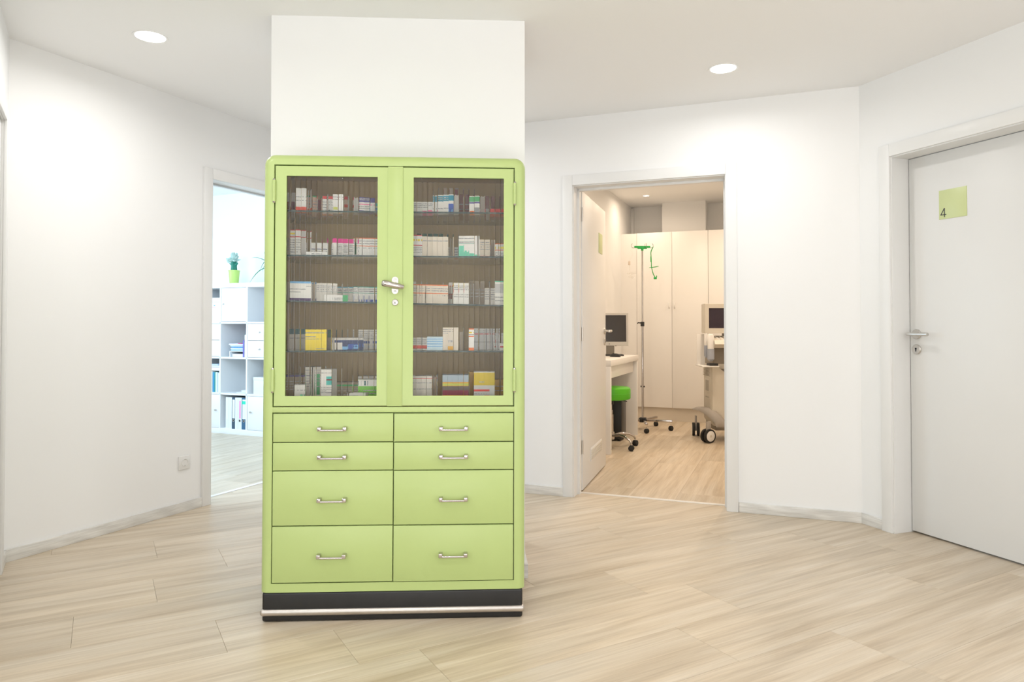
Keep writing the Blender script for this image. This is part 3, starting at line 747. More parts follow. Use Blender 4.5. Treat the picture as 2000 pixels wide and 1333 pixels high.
    (4,'R',0.145,0.07,0.0185,0.05,0.0524,0,3,0.0572,'paleblue',[('b',0.8,0.86,'skyblue'),('b',0.62,0.68,'skyblue'),('b',0.44,0.5,'skyblue'),('b',0.26,0.32,'skyblue')],'pale blue striped pack'),
    (4,'R',0.206,0.07,0.0575,0.06,0.0882,-8,1,0.0653,'cream',[('t',0.05,0.6,0.7,0.95,3),('p',0.35,0.8,0.02,0.18,'amber'),('t',0.35,0.8,0.35,0.45,2)],'tall cream carton with amber patch at its foot'),
    (4,'R',0.2426,0.1404,0.0101,0.05,0.0702,0,1,0.0101,'beige',[],'narrow beige carton'),
    (4,'R',0.2894,0.05,0.0217,0.04,0.0847,0,1,0.0217,'white',[('b',0.95,1,'orange'),('b',0.62,0.66,'orange'),('b',0,0.13,'orange'),('p',0.1,0.5,0.78,0.84,'yellow'),('t',0.1,0.9,0.68,0.76,1)],'narrow white carton with orange bands'),
    (4,'R',0.3482,0.15,0.0213,0.05,0.0844,0,4,0.0879,'lightgrey',[('t',0.05,0.95,0.75,0.95,2),('p',0.0,0.6,0.72,0.76,'red'),('t',0.05,0.95,0.3,0.42,1)],'light grey carton with faint print'),
    (4,'R',0.4034,0.15,0.0225,0.05,0.0663,0,1,0.0225,'offwhite',[('p',0.2,0.6,0.35,0.6,'red'),('t',0.05,0.95,0.8,0.95,1)],'off white carton with red mark at the far right'),
    (4,'R',0.4024,0.06,0.0219,0.04,0.0276,0,1,0.0219,'white',[('b',0.4,0.62,'red')],'small white carton with red band'),
    (5,'L',-0.4144,0.16,0.0232,0.06,0.1042,0,3,0.0718,'taupe',[('b',0.93,0.98,'violet'),('t',0.05,0.95,0.4,0.8,4),('b',0.1,0.2,'blue')],'grey brown carton with violet line'),
    (5,'L',-0.3649,0.06,0.0366,0.04,0.0721,0,1,0.0366,'white',[('t',0.2,0.8,0.6,0.85,1),('p',0.5,0.8,0.3,0.5,'mint')],'small white carton with green mark'),
    (5,'L',-0.3352,0.14,0.028,0.05,0.1357,0,2,0.0577,'offwhite',[('t',0.1,0.9,0.4,0.95,7),('p',0.6,0.9,0.2,0.8,'green')],'tall off white carton with green print at the back'),
    (5,'L',-0.265,0.06,0.0512,0.06,0.1307,-9,1,0.06,'white',[('t',0.1,0.9,0.86,0.94,1),('p',0.55,0.9,0.55,0.8,'teal'),('p',0.55,0.9,0.68,0.72,'darkred'),('t',0.1,0.9,0.3,0.5,4)],'tall white carton with teal capsule emblem'),
    (5,'L',-0.2082,0.15,0.0194,0.05,0.0746,0,4,0.0801,'taupe',[('b',0.8,0.88,'green'),('t',0.05,0.95,0.3,0.7,4)],'low grey brown carton with green line'),
    (5,'L',-0.1134,0.088,0.0823,0.05,0.0901,0,1,0.0823,'leafgreen',[('b',0.72,1,'white'),('p',0.2,0.28,0.75,0.95,'darkteal'),('p',0.35,0.42,0.75,0.95,'darkteal'),('t',0.2,0.95,0.35,0.6,2)],'white topped leaf green carton'),
    (5,'L',-0.1445,0.045,0.0618,0.04,0.0421,0,1,0.0618,'white',[('t',0.05,0.6,0.6,0.9,1)],'low white carton in front of the leaf green one'),
    (5,'L',-0.121,0.17,0.0334,0.05,0.0975,0,2,0.0688,'offwhite',[('b',0.55,0.7,'grey')],'off white carton with grey band at the back'),
    (5,'R',0.1006,0.07,0.041,0.06,0.1046,0,2,0.0846,'offwhite',[('b',0.9,0.92,'red'),('t',0.05,0.9,0.7,0.8,1),('t',0.05,0.9,0.5,0.55,1)],'broad off white carton with fine red line'),
    (5,'R',0.1451,0.133,0.01,0.05,0.0971,0,1,0.01,'beige',[],'narrow beige carton'),
    (5,'R',0.2256,0.08,0.0185,0.06,0.1079,4,5,0.0952,'amber',[('b',0.75,1,'greyblue'),('b',0.62,0.7,'yellowgreen'),('b',0.45,0.6,'greybrown'),('b',0.28,0.45,'maroon')],'banded carton in grey blue,maroon and amber'),
    (5,'R',0.2847,0.13,0.0162,0.05,0.1166,0,1,0.0162,'ochre',[],'narrow ochre carton'),
    (5,'R',0.3326,0.06,0.0791,0.05,0.1222,0,1,0.0791,'lightgrey',[('b',0.57,0.97,'mustard'),('t',0.3,0.6,0.6,0.75,1),('p',0.05,0.75,0.38,0.44,'red'),('t',0.1,0.7,0.2,0.34,2),('p',0.55,0.75,0.2,0.26,'red')],'large mustard and grey carton with red line'),
    (5,'R',0.3961,0.12,0.0177,0.05,0.087,0,2,0.0364,'ochre',[('b',0,0.3,'beige'),('t',0.1,0.9,0.4,0.8,2)],'ochre and beige carton in the right corner'),
]
ORD = {1: 'top glass shelf', 2: 'second glass shelf', 3: 'third glass shelf', 4: 'fourth glass shelf', 5: 'cabinet floor'}
SIDE = {'L': 'left', 'R': 'right'}
NTH = ['leftmost', 'second from left', 'third from left', 'fourth from left', 'fifth from left', 'sixth from left']
for (sh, sd, x, y, w, d, h, yaw, n, span, base, style, desc) in CARTONS:
    z, tilt = SHELF[sh]
    S = CAB @ Matrix.Translation((0, 0, z)) @ Matrix.Rotation(R(tilt), 4, 'Y')
    first = None
    for i in range(n):
        xi = x if n == 1 else x - span / 2 + span * (i + .5) / n
        dz = 0 if n == 1 else [0, .0006, -.0000, .0009, .0003, .0005][i]
        yy = y + (0 if n == 1 else [0, .003, .001, .004, .0015, .003][i])
        ps = R(yaw)
        if n == 1 and yaw:       # keep the middle of the silhouette where it is
            c = math.cos(ps); s_ = math.sin(ps)
            x_c = xi + (d * s_) / 2; y_c = yy + abs(w / 2 * s_)
            # after turning, front corners lie at +-w/2 along (c, s)
            M = S @ Matrix.Translation((x_c, y_c, .0003)) @ Matrix.Rotation(ps, 4, 'Z')
        else:
            M = S @ Matrix.Translation((xi, yy, .0003)) @ Matrix.Rotation(ps, 4, 'Z')
        if first is None:
            o = first = carton('medicine_carton', w, d, h, base, style, M)
        else:
            o = first.copy(); COL.objects.link(o); o.matrix_world = M
        where = {1: 'top', 2: 'second', 3: 'third', 4: 'fourth', 5: 'bottom'}[sh] + ' shelf ' + SIDE[sd]
        if n == 1: tag(o, desc + ', ' + where, 'carton', 'medicine cartons on the ' + ORD[sh])
        else:
            cnt = ['', '', 'pair', 'three', 'four', 'five', 'six'][n]
            nm = NTH[i] if i < n - 1 else 'rightmost'
            if n == 2: nm = ['left', 'right'][i]
            tag(o, nm + ' ' + desc + ', ' + where, 'carton', 'medicine cartons on the ' + ORD[sh])
# ------------------------------------------------------------------ exam room
def BT(s, n, z=0, rot=0): return BF @ Matrix.Translation((s, n, z)) @ Matrix.Rotation(R(rot), 4, 'Z')
# tall cupboards along the far wall
struct(MB(BF).box(-.22, -.0385, 3.885, 4.2, 0, 2.185, furn_m).build('trim_filler_panel', furn_m))
cupl = ['tall white double door cupboard behind the drip stand', 'tall white cupboard at the right, half behind the ultrasound machine']
for i, s in enumerate((-.037, .7745)):
    t = thing('wardrobe_cupboard', cupl[i], 'cupboard', BT(s, 3.88), 'tall white cupboards in the exam room')
    MB().box(0, .81, .020, .365, .16, 2.185, furn_m).build('carcass', furn_m, t)
    MB().box(.0, .81, .035, .36, 0, .16, pm('plinth_cream', (.70, .63, .53), .5)).build('plinth', furn_m, t)
    for k in (0, 1):
        d = MB().box(.4055 * k + .0015, .4055 * (k + 1) - .0015, 0, .0185, .157, 2.186, furn_m, bev=.001).build('door', furn_m, t)
        xh = .4055 * k + (.375 if k == 0 else .030)
        mb = MB(); mb.tube([(xh, 0, 1.365), (xh, -.012, 1.362), (xh, -.022, 1.35), (xh, -.026, 1.335), (xh, -.022, 1.32), (xh, -.012, 1.308), (xh, 0, 1.305)], .0055, 10, furn_m)
        mb.build('handle', furn_m, d)
# desk
dk = thing('desk', 'white desk with thick top and side panels in the exam room', 'desk', BT(0, 0))
DX = .195; D0, D1 = 1.56, 2.77
MB().box(-.21, DX, D0, D1, .752, .805, furn_m, bev=.002).build('tabletop', furn_m, dk)
for a in (D0, D1 - .045): MB().box(-.21, DX - .005, a, a + .045, 0, .752, furn_m, bev=.0015).build('side_panel', furn_m, dk)
MB().box(-.10, DX - .035, D0 + .047, D1 - .10, .640, .745, furn_m, bev=.0015).build('drawer', furn_m, dk)
MB().box(-.21, -.195, D0 + .045, D1 - .045, .30, .752, furn_m).build('back_panel', furn_m, dk)
# monitor
mo = thing('computer_monitor', 'flat grey framed computer monitor standing on the white desk', 'monitor', Matrix.Translation((.978, 7.02, .805)) @ Matrix.Rotation(R(-2), 4, 'Z'))
silver = pm('silver_plastic', (.50, .48, .44), .4, var=.02)
TI = Matrix.Translation((0, 0, .255)) @ Matrix.Rotation(R(-4), 4, 'X')
mb = MB(TI); frame_mesh(mb, -.168, .168, -.155, .167, -.149, .149, -.118, .147, 0, .018, silver)
mb.box(-.15, .15, .016, .045, -.13, .14, silver, bev=.01); mb.build('bezel', silver, mo)
MB(TI).box(-.151, .151, .006, .012, -.12, .149).build('screen', pm('dark_screen', (.034, .027, .021), .25, var=.1), mo)
mb = MB(TI); mb.cyl((-.02, -.0005, -.138), (-.02, .002, -.138), .0045, None, 12); mb.box(.04, .05, -.0008, .002, -.1595, -.155); mb.build('front_mark', print_dark, mo)
mb = MB(); mb.box(-.045, .035, .035, .06, .01, .25, bev=.004); mb.build('stand_neck', pm('stand_grey', (.40, .36, .30), .5), mo)
mb = MB(); mb.box(-.12, .12, -.05, .13, 0, .014, bev=.005); mb.build('stand_base', dark_pl, mo)
ms = thing('computer_mouse', 'black computer mouse on the desk before the monitor', 'mouse', BT(.075, 2.25, .805, -20))
mb = MB(); mb.lathe([(.001, 0), (.030, 0), (.034, .006), (.032, .018), (.024, .027), (.012, .032), (.001, .033)], 20, dark_pl, Matrix.Scale(1.75, 4, (1, 0, 0)))
mb.build('shell', dark_pl, ms)
MB().cyl((-.03, 0, .029), (-.018, 0, .031), .004, None, 10, dark_pl).build('wheel', dark_pl, ms)
kb = thing('keyboard', 'dark keyboard lying on the desk beside the mouse', 'keyboard', BT(-.06, 1.98, .805, 95))
MB().box(-.22, .22, -.07, .07, 0, .012, dark_pl, bev=.003).build('base', dark_pl, kb)
keym = pm('key_plastic', (.05, .045, .04), .5)
mb = MB()
for r in range(5):
    for c in range(14): mb.box(-.208 + c * .0297, -.208 + c * .0297 + .025, -.06 + r * .0245, -.06 + r * .0245 + .020, .012, .018)
tag(mb.build('keys', keym, kb, smooth=0), kind='stuff')
hs = thing('glue_bottle', 'small bottle with orange cap beside the monitor stand', 'bottle', BT(-.14, 2.53, .805))
MB().lathe([(.016, 0), (.017, .005), (.017, .05), (.010, .062), (.009, .066)], 18, furn_m).build('bottle', furn_m, hs)
MB().lathe([(.011, .066), (.011, .095), (.006, .108), (.001, .109)], 16).build('cap', pm('orange_cap', (.85, .42, .02), .4), hs)
# computer under the desk
pc = thing('computer_tower', 'black computer tower on the floor under the white desk', 'computer', BT(-.005, 2.28))
MB().box(-.13, .13, .0, .20, .018, .44, dark_pl, bev=.004).build('case', dark_pl, pc)
mb = MB()
for x in (-.10, .10):
    for y in (.03, .17): mb.cyl((x, y, 0), (x, y, .018), .015, None, 12)
mb.build('feet', rubber_m, pc)
MB().box(.1302, .134, .01, .19, .03, .43, pm('front_grey', (.03, .03, .032), .35), bev=.0015).build('front_panel', dark_pl, pc)
# green stool
st = thing('stool', 'round green vinyl stool with chrome five foot base', 'stool', BT(.105, 1.93))
mb = MB(); mb.lathe([(.001, .437), (.165, .437), (.176, .442), (.18, .452), (.18, .525), (.176, .538), (.165, .545), (.10, .549), (.001, .55)], 40, green_seat); mb.build('seat', green_seat, st)
MB().lathe([(.1805, .49), (.182, .4925), (.1805, .495)], 40).build('seat_piping', green_seat, st)
mb = MB(); mb.lathe([(.07, .437), (.07, .428), (.03, .425), (.03, .39)], 20, dark_pl); mb.tube([(.03, 0, .425), (.10, .04, .425), (.14, .05, .415)], .005, 8, dark_pl); mb.build('seat_plate', dark_pl, st)
mb = MB(); mb.cyl((0, 0, .13), (0, 0, .30), .026, None, 20, chrome_m); mb.cyl((0, 0, .30), (0, 0, .34), .020, None, 20, chrome_m); mb.cyl((0, 0, .34), (0, 0, .425), .014, None, 16, chrome_m); mb.lathe([(.036, .075), (.036, .14), (.027, .145)], 20, chrome_m); mb.build('gas_column', chrome_m, st)
def castor(parent, M, r=.025, w=.018):
    mb = MB(M)
    for sy in (-1, 1): mb.tube([(0, sy * (w + .003), r), (0, sy * (w + .001), r), (0, sy * .004, r)], [r * .8, r, r], 18, rubber_m)
    mb.tube([(0, -w - .001, r), (0, w + .001, r)], r * .35, 10, steel_m)
    mb.box(-r * .55, r * .75, -w, w, r * 1.25, r * 2.05, dark_pl, bev=r * .25)
    mb.cyl((0, 0, r * 1.8), (0, 0, r * 2.7), .0055, None, 10, steel_m)
    return mb.build('castor', rubber_m, parent)
for k in range(5):
    a = R(-31.5 + 72 * k); c, s_ = math.cos(a), math.sin(a)
    mb = MB(); mb.tube([(.03 * c, .03 * s_, .11), (.10 * c, .10 * s_, .122), (.18 * c, .18 * s_, .115), (.235 * c, .235 * s_, .09), (.252 * c, .252 * s_, .066)], [.017, .016, .014, .012, .012], 12, chrome_m, flat=.75)
    mb.build('leg', chrome_m, st)
    castor(st, Matrix.Translation((.252 * c, .252 * s_, 0)) @ Matrix.Rotation(a + R(35), 4, 'Z'))
# drip stand
iv = thing('drip_stand', 'chrome drip stand on castors with green hook bar', 'drip stand', BT(.165, 3.156))
mb = MB(); mb.cyl((0, 0, .10), (0, 0, 1.14), .0125, None, 16, chrome_m); mb.cyl((0, 0, 1.14), (0, 0, 1.935), .009, None, 14, chrome_m); mb.build('pole', chrome_m, iv)
MB().box(-.035, .035, -.035, .035, .075, .125, dark_pl, bev=.008).build('hub', dark_pl, iv)
mb = MB(); mb.box(-.018, .018, -.018, .018, 1.095, 1.145, dark_pl, bev=.004); mb.tube([(-.01, -.01, 1.13), (-.04, -.02, 1.135), (-.052, -.022, 1.125)], [.007, .007, .005], 10, dark_pl); mb.build('clamp', dark_pl, iv)
mb = MB(); mb.tube([(-.022, 0, .455), (.022, 0, .455)], .009, 10, dark_pl); mb.build('knob', dark_pl, iv)
for k in range(5):
    a = R(-73 + 72 * k + 1); c, s_ = math.cos(a), math.sin(a)
    MB(Matrix.Rotation(a, 4, 'Z')).box(.03, .31, -.0125, .0125, .085, .110, chrome_m, bev=.003).build('leg', chrome_m, iv)
    castor(iv, Matrix.Translation((.295 * c, .295 * s_, 0)) @ Matrix.Rotation(a + R(60), 4, 'Z'), .0245, .014)
HB = Matrix.Translation((0, 0, 1.945)) @ Matrix.Rotation(R(21), 4, 'Z')
mb = MB(HB); mb.box(-.085, .085, -.009, .009, -.012, .010, green_strap, bev=.003); mb.box(-.05, .05, -.013, .013, -.022, .004, green_strap, bev=.004); mb.lathe([(.013, -.04), (.013, .0), (.012, .008)], 16, green_strap); mb.build('hook_bar', green_strap, iv)
def hook(ang, x, parent=iv):
    mb = MB(HB @ Matrix.Translation((x, 0, 0)) @ Matrix.Rotation(R(ang), 4, 'Z'))
    mb.tube([(0, 0, 0), (.015, 0, -.012), (.032, 0, -.010), (.042, 0, .006), (.040, 0, .024), (.030, 0, .034)], [.003] * 6, 8, chrome_m)
    mb.build('hook', chrome_m, parent)
hook(0, .075); hook(180, -.075); hook(80, .03); hook(-80, .03)
# green strap and clear drip line that hang from the hooks
W0 = iv.matrix_world @ HB
sp = W0 @ Vector((.108, 0, -.012))
gs = thing('hanging_strap', 'green rubber strap with cross piece hanging from the right hook', 'strap', Matrix.Translation(sp))
mb = MB(); mb.tube([(.012, 0, .014), (.0, 0, -.004), (-.012, 0, -.03), (-.017, 0, -.055), (-.012, 0, -.12), (-.010, 0, -.20), (-.001, 0, -.25), (.012, 0, -.285), (.026, 0, -.312)], [.004, .009, .010, .009, .008, .008, .008, .009, .009], 10, green_strap, flat=.5); mb.build('band', green_strap, gs)
mb = MB(); mb.tube([(-.034, 0, -.212), (-.01, 0, -.209), (.03, 0, -.203), (.065, 0, -.196)], [.006, .010, .009, .006], 10, green_strap, flat=.5); mb.build('cross_piece', green_strap, gs)
mb = MB(); mb.box(.014, .045, -.012, .012, -.335, -.312, green_strap, bev=.004); mb.box(.040, .048, -.008, .008, -.316, -.296, green_strap, bev=.002); mb.box(-.021, -.011, -.006, .006, -.15, -.09, green_strap, bev=.002); mb.build('buckle', green_strap, gs)
tp = W0 @ Vector((-.112, 0, -.010))
clear = glass('clear_tube', (.95, .93, .90, 1), .05, 1.2)
dt = thing('drip_line', 'clear plastic drip line hanging from the left hook', 'drip line', Matrix.Translation(tp))
mb = MB(); mb.tube([(0, 0, 0), (-.010, 0, -.03), (.008, 0, -.075), (-.012, 0, -.10), (-.028, 0, -.14), (-.026, 0, -.20), (-.022, 0, -.26), (-.012, 0, -.31), (.008, 0, -.33)], .0028, 8, clear); mb.build('tube', clear, dt)
MB().box(-.038, -.016, -.01, .01, -.185, -.145, pm('clamp_beige', (.70, .60, .50), .5), bev=.003).build('roller_clamp', beige_m, dt)
mb = MB()
for i, (zc, rr) in enumerate(((-.275, .045), (-.315, .03))):
    mb.tube([(rr * math.cos(a) - .002, rr * .4 * math.sin(a), zc + .006 * math.sin(3 * a)) for a in [i_ * math.pi / 8 for i_ in range(16)]], .0025, 8, clear)
mb.build('tube_coil', clear, dt)
# ultrasound machine, facing the doorway
um = thing('ultrasound_machine', 'beige ultrasound machine on castors at the right edge of the doorway', 'ultrasound machine', Matrix.Translation((1.90, 6.80, 0)))
mb = MB()
prof = [(0, .17), (.33, .15), (.33, .735), (.0, .735)]
# lower body: wavy top edge from left shoulder down to the middle
def wave(x): return .735 - .085 * (.5 - .5 * math.cos(min(1, max(0, (x + .01) / .17)) * math.pi))
xs = [0, .02, .05, .08, .11, .14, .17, .20, .23, .26, .30, .34, .38, .42, .45, .47]
def zt(x):
    if x > .235: x = .47 - x
    return wave(x)
fr = [(x, 0, zt(x)) for x in xs] + [(.47, 0, .19), (.44, 0, .145), (.03, 0, .145), (0, 0, .19)]
bk = [(p[0] * .94 + .02, .33, p[2]) for p in fr]
md = [(p[0], .06, p[2]) for p in fr]
mb.rings([[(p[0] * .96 + .01, -.012, p[2]) for p in fr], fr, md, bk], beige_m); mb.build('lower_body', beige_m, um)
mb = MB(); mb.box(.018, .45, .03, .30, .55, .97, taupe_m, bev=.02); mb.build('column', taupe_m, um)
mb = MB(); mb.box(.075, .21, .024, .032, .688, .735, beige_m, bev=.004); mb.build('badge', beige_m, um)
mb = MB()
for r in range(8):
    for c in range(4): mb.box(-.0005, .006, .03 + c * .068, .088 + c * .068, .615 + r * .0125, .6205 + r * .0125, pm('vent_dark', (.42, .38, .31), .7))
mb.build('side_vents', taupe_m, um, smooth=0)
mb = MB(); mb.box(-.003, .004, .06, .20, .455, .59, beige_m, bev=.003); mb.box(-.0045, .002, .075, .185, .47, .575, pm('slot_shade', (.45, .42, .36), .6)); mb.build('side_slot', beige_m, um)
mb = MB(); mb.box(-.002, .001, .07, .20, .405, .415, pm('slot_shade', (.45, .42, .36), .6)); mb.build('side_label', beige_m, um)
# control desk
kp = [(.02, -.17, .955), (.45, -.17, .955), (.47, .05, .99), (.47, .05, .935), (.45, -.16, .905), (.02, -.16, .905)]
mb = MB()
mb.rings([[(x, -.19, .93), (x, -.16, .965), (x, .06, 1.005), (x, .06, .95), (x, -.14, .895)] for x in (-.015, .0, .45, .465)], beige_m); mb.build('control_desk', beige_m, um)
mb = MB()
for r in range(4):
    for c in range(10): mb.cyl((.045 + c * .038, -.13 + r * .045, .968 + r * .008), (.045 + c * .038, -.13 + r * .045, .978 + r * .008), .010, .009, 10, furn_m)
tag(mb.build('buttons', furn_m, um), kind='stuff')
mb = MB(); mb.box(.15, .32, .03, .17, .98, 1.06, taupe_m, bev=.015); mb.build('monitor_neck', taupe_m, um)
TM = Matrix.Translation((.13, -.06, 1.168)) @ Matrix.Rotation(R(4), 4, 'Z')
mn = MB(TM); frame_mesh(mn, -.205, .205, -.138, .142, -.170, .17, -.092, .102, 0, .03, beige_m)
mn.rings([[(x * a, y, z * a) for x, z in ((-.205, -.138), (.205, -.138), (.205, .142), (-.205, .142))] for a, y in ((1, .029), (.97, .12), (.72, .26))], beige_m)
mo2 = mn.build('monitor_housing', beige_m, um)
MB(TM).box(-.172, .172, .012, .018, -.094, .104).build('screen', pm('purple_screen', (.035, .022, .038), .16, var=.3, scale=3), mo2)
MB(TM).box(-.02, .09, -.003, .001, -.122, -.104, pm('teal_plate', (.25, .45, .42), .4), bev=.001).build('name_plate', pm('teal_plate', (.25, .45, .42), .4), mo2)
# probe holder with two bottles on the left
mb = MB(); mb.box(-.122, -.045, .05, .058, .725, 1.02, furn_m, bev=.003); mb.box(-.13, .03, -.17, .06, .715, .728, furn_m, bev=.003); mb.build('holder_plate', furn_m, um)
mb = MB(); mb.box(-.06, .02, -.17, -.06, .728, .750, dark_pl, bev=.003); mb.build('holder_clip', dark_pl, um)
bl = pm('grey_blue_plastic', (.42, .45, .52), .4)
for x, y, zb, zt_, r, lab in ((-.062, -.06, .80, 1.035, .020, 'rear'), (-.040, -.135, .77, 1.025, .033, 'front')):
    g = thing('gel_bottle', 'white bottle with grey blue cup at the ' + lab + ' of the ultrasound machine holder', 'bottle', um.matrix_world @ Matrix.Translation((x, y, 0)), 'gel bottles in the holder')
    MB().lathe([(r * .5, zb), (r, zb + .02), (r, zb + .115), (r * .96, zb + .115)], 20, bl).build('cup', bl, g)
    MB().lathe([(r * .9, zb + .11), (r * .93, zt_ - .02), (r * .6, zt_), (.001, zt_)], 20, furn_m).build('bottle', furn_m, g)
# fenders and castors
def fender(M):
    mb = MB(M)
    ring = []
    pr = [(.13, .30), (.06, .325), (0, .335), (-.07, .335), (-.12, .325), (-.15, .305), (-.155, .285)]
    lo = [(.15, .16), (.09, .20), (.02, .235), (-.05, .265), (-.10, .275), (-.14, .275), (-.15, .275)]
    return mb
mb = MB()
def fender(sx):
    # moulded wheel cover: broad flat tail at the back, drooping nose over the front castor
    f = [(.075, -.085, .150, .012), (.066, -.085, .185, .030), (.045, -.07, .225, .040), (.015, -.02, .262, .044), (-.010, .06, .285, .040), (-.030, .16, .290, .034), (-.050, .27, .284, .026), (-.062, .35, .272, .014)]
    rings_ = []
    for (x, y, z, t) in f:
        wv = .052 - .018 * max(0, (y - .1) / .25)
        X = x if sx < 0 else .47 - x
        rings_.append([(X - wv, y, z - t * .55), (X - wv * .96, y - .004, z), (X - wv * .55, y - .008, z + t * .55), (X, y - .01, z + t * .68), (X + wv * .55, y - .008, z + t * .55), (X + wv * .96, y - .004, z), (X + wv, y, z - t * .55), (X, y + .004, z - t * .62)])
    m = MB(); m.rings(rings_, greyfender_m); m.build('fender', greyfender_m, um, smooth=60)
fender(-1); fender(1)
mb = MB(); mb.box(.03, .44, .0, .32, .10, .17, taupe_m, bev=.02); mb.build('chassis', taupe_m, um)
def big_castor(x, y, ang):
    M = Matrix.Translation((x, y, 0)) @ Matrix.Rotation(R(ang), 4, 'Z')
    mb = MB(M)
    for sy in (-1, 1):
        mb.tube([(0, sy * .036, .065), (0, sy * .034, .065), (0, sy * .012, .065), (0, sy * .010, .065)], [.055, .065, .065, .055], 26, rubber_m)
        mb.tube([(0, sy * .0385, .065), (0, sy * .036, .065)], [.044, .050], 24, furn_m)
        mb.tube([(0, sy * .0395, .065), (0, sy * .038, .065)], [.012, .013], 14, beige_m)
    mb.box(-.02, .03, -.010, .010, .05, .20, greyfender_m, bev=.004)
    mb.build('castor', rubber_m, um)
big_castor(-.055, -.085, 28); big_castor(-.055, .36, 78); big_castor(.525, -.085, 20); big_castor(.525, .36, 60)

# ------------------------------------------------------------------ office behind the left doorway
def LT(u, v, z=0, rot=0): return LF @ Matrix.Translation((u, v, z)) @ Matrix.Rotation(R(rot), 4, 'Z')
# shelf frame: x along the shelf to the right (= -v), y into the shelf (= +u), origin at its left front bottom corner
SV = 2.595
SF = LF @ Matrix.Translation((3.37, SV, 0)) @ Matrix.Rotation(R(-90), 4, 'Z')
sh = thing('shelving_unit', 'white cube shelving unit with doors and drawers in the office', 'shelf', SF)
PI_, T = .359, .018; NC = 4; SD = .38; LEN = NC * PI_ + .036
def colx(c): return .018 + T / 2 + c * PI_       # left clear edge of column c
ZL = [.398, .765, 1.123]                          # undersides of the three inner boards
mb = MB(); mb.box(0, LEN, 0, SD, 1.49, 1.535, office_m, bev=.001); mb.build('top_board', office_m, sh)
mb = MB(); mb.box(0, LEN, 0, SD, 0, .055, office_m, bev=.001); mb.build('bottom_board', office_m, sh)
for x in (-.018, LEN - .027): MB().box(x, x + .045, 0, SD, .055, 1.49, office_m, bev=.001).build('side_board', office_m, sh)
for c in range(1, NC): MB().box(.018 + c * PI_ - T / 2, .018 + c * PI_ + T / 2, .001, SD, .055, 1.49, office_m).build('divider', office_m, sh)
for z in ZL: MB().box(.018 + T / 2, LEN - .018 - T / 2, .001, SD, z, z + .018, office_m).build('shelf_board', office_m, sh)
MB().box(0, LEN, SD, SD + .004, .02, 1.52, office_m).build('back_board', office_m, sh)
CELLZ = [(1.141, 1.49), (.783, 1.123), (.416, .765), (.055, .398)]
CWI = PI_ - T
insert_m = pm('insert_white', (.86, .87, .885), .38, var=.006)
def ins_door(c, r, knob):
    x = colx(c); z0, z1 = CELLZ[r]
    d = MB().box(x + .003, x + CWI - .003, .004, .02, z0 + .003, z1 - .003, insert_m, bev=.001).build('door', insert_m, sh)
    mb = MB(); mb.lathe([(.007, 0), (.006, .008), (.010, .014), (.008, .02), (.001, .021)], 14, steel_m, Matrix.Translation((x + knob, .004, (z0 + z1) / 2 + .01)) @ RX); mb.build('knob', steel_m, d)
def ins_drawers(c, r):
    x = colx(c); z0, z1 = CELLZ[r]; zm = (z0 + z1) / 2
    for a, b in ((z0 + .003, zm - .002), (zm + .002, z1 - .003)):
        d = MB().box(x + .003, x + CWI - .003, .004, .02, a, b, insert_m, bev=.001).build('drawer', insert_m, sh)
        mb = MB(); mb.lathe([(.007, 0), (.006, .008), (.010, .014), (.008, .02), (.001, .021)], 14, steel_m, Matrix.Translation((x + CWI / 2 - .01, .004, (a + b) / 2)) @ RX); mb.build('knob', steel_m, d)
ins_door(1, 0, .03); ins_drawers(0, 1); ins_drawers(2, 1); ins_door(0, 3, .30); ins_door(2, 3, .05); ins_door(3, 0, .03); ins_drawers(3, 2)
def on_shelf(c, r, x, y, z=0, rot=0): return SF @ Matrix.Translation((colx(c) + x, y, CELLZ[r][0] + z)) @ Matrix.Rotation(R(rot), 4, 'Z')
om = lambda n, c, r=.45: pm('office_' + n, c, r, var=.02)
# top left cell: carton with lid tray
t = thing('storage_box', 'white printed storage box in the upper left shelf cell', 'box', on_shelf(0, 0, .10, .05))
MB().box(0, .21, 0, .27, 0, .205, om('box', (.84, .85, .86)), bev=.002).build('box_body', office_m, t)
mb = MB(); mb.box(.075, .135, -.0006, 0, .150, .156, om('rose', (.75, .35, .4))); mb.box(.105, .125, -.0006, 0, .165, .178, om('azure', (.2, .4, .75))); mb.build('print', office_m, t)
t = thing('plastic_tray', 'shallow white tray resting on the printed storage box', 'tray', on_shelf(0, 0, .10, .05, .207))
mb = MB(); mb.rings([[(.0 + i, 0 + i, z), (.215 - i, 0 + i, z), (.215 - i, .26 - i, z), (0 + i, .26 - i, z)] for i, z in ((.02, 0), (.0, .045), (.006, .045), (.024, .006))], office_m); mb.build('tray_body', office_m, t)
# second row, middle cell: stack of paper and three books
shelf_g = 'papers and books in the middle shelf cell'
PX = colx(1)
papers = [('white paper stack lying on the shelf board below the blue folders', .105, .17, 0, .030, (.80, .83, .87), 2), ('pale blue folder above the white paper stack', .09, .185, .062, .014, (.45, .62, .80), -3), ('white magazine with grey edge in the pile', .085, .19, .078, .012, (.75, .80, .86), 4),
          ('deep blue magazine in the middle of the pile', .095, .18, .092, .012, (.14, .36, .66), -2), ('light grey folder near the top of the pile', .08, .19, .106, .010, (.66, .72, .80), 2), ('white plastic sleeve on top of the pile', .06, .21, .118, .016, (.78, .80, .92), -4)]
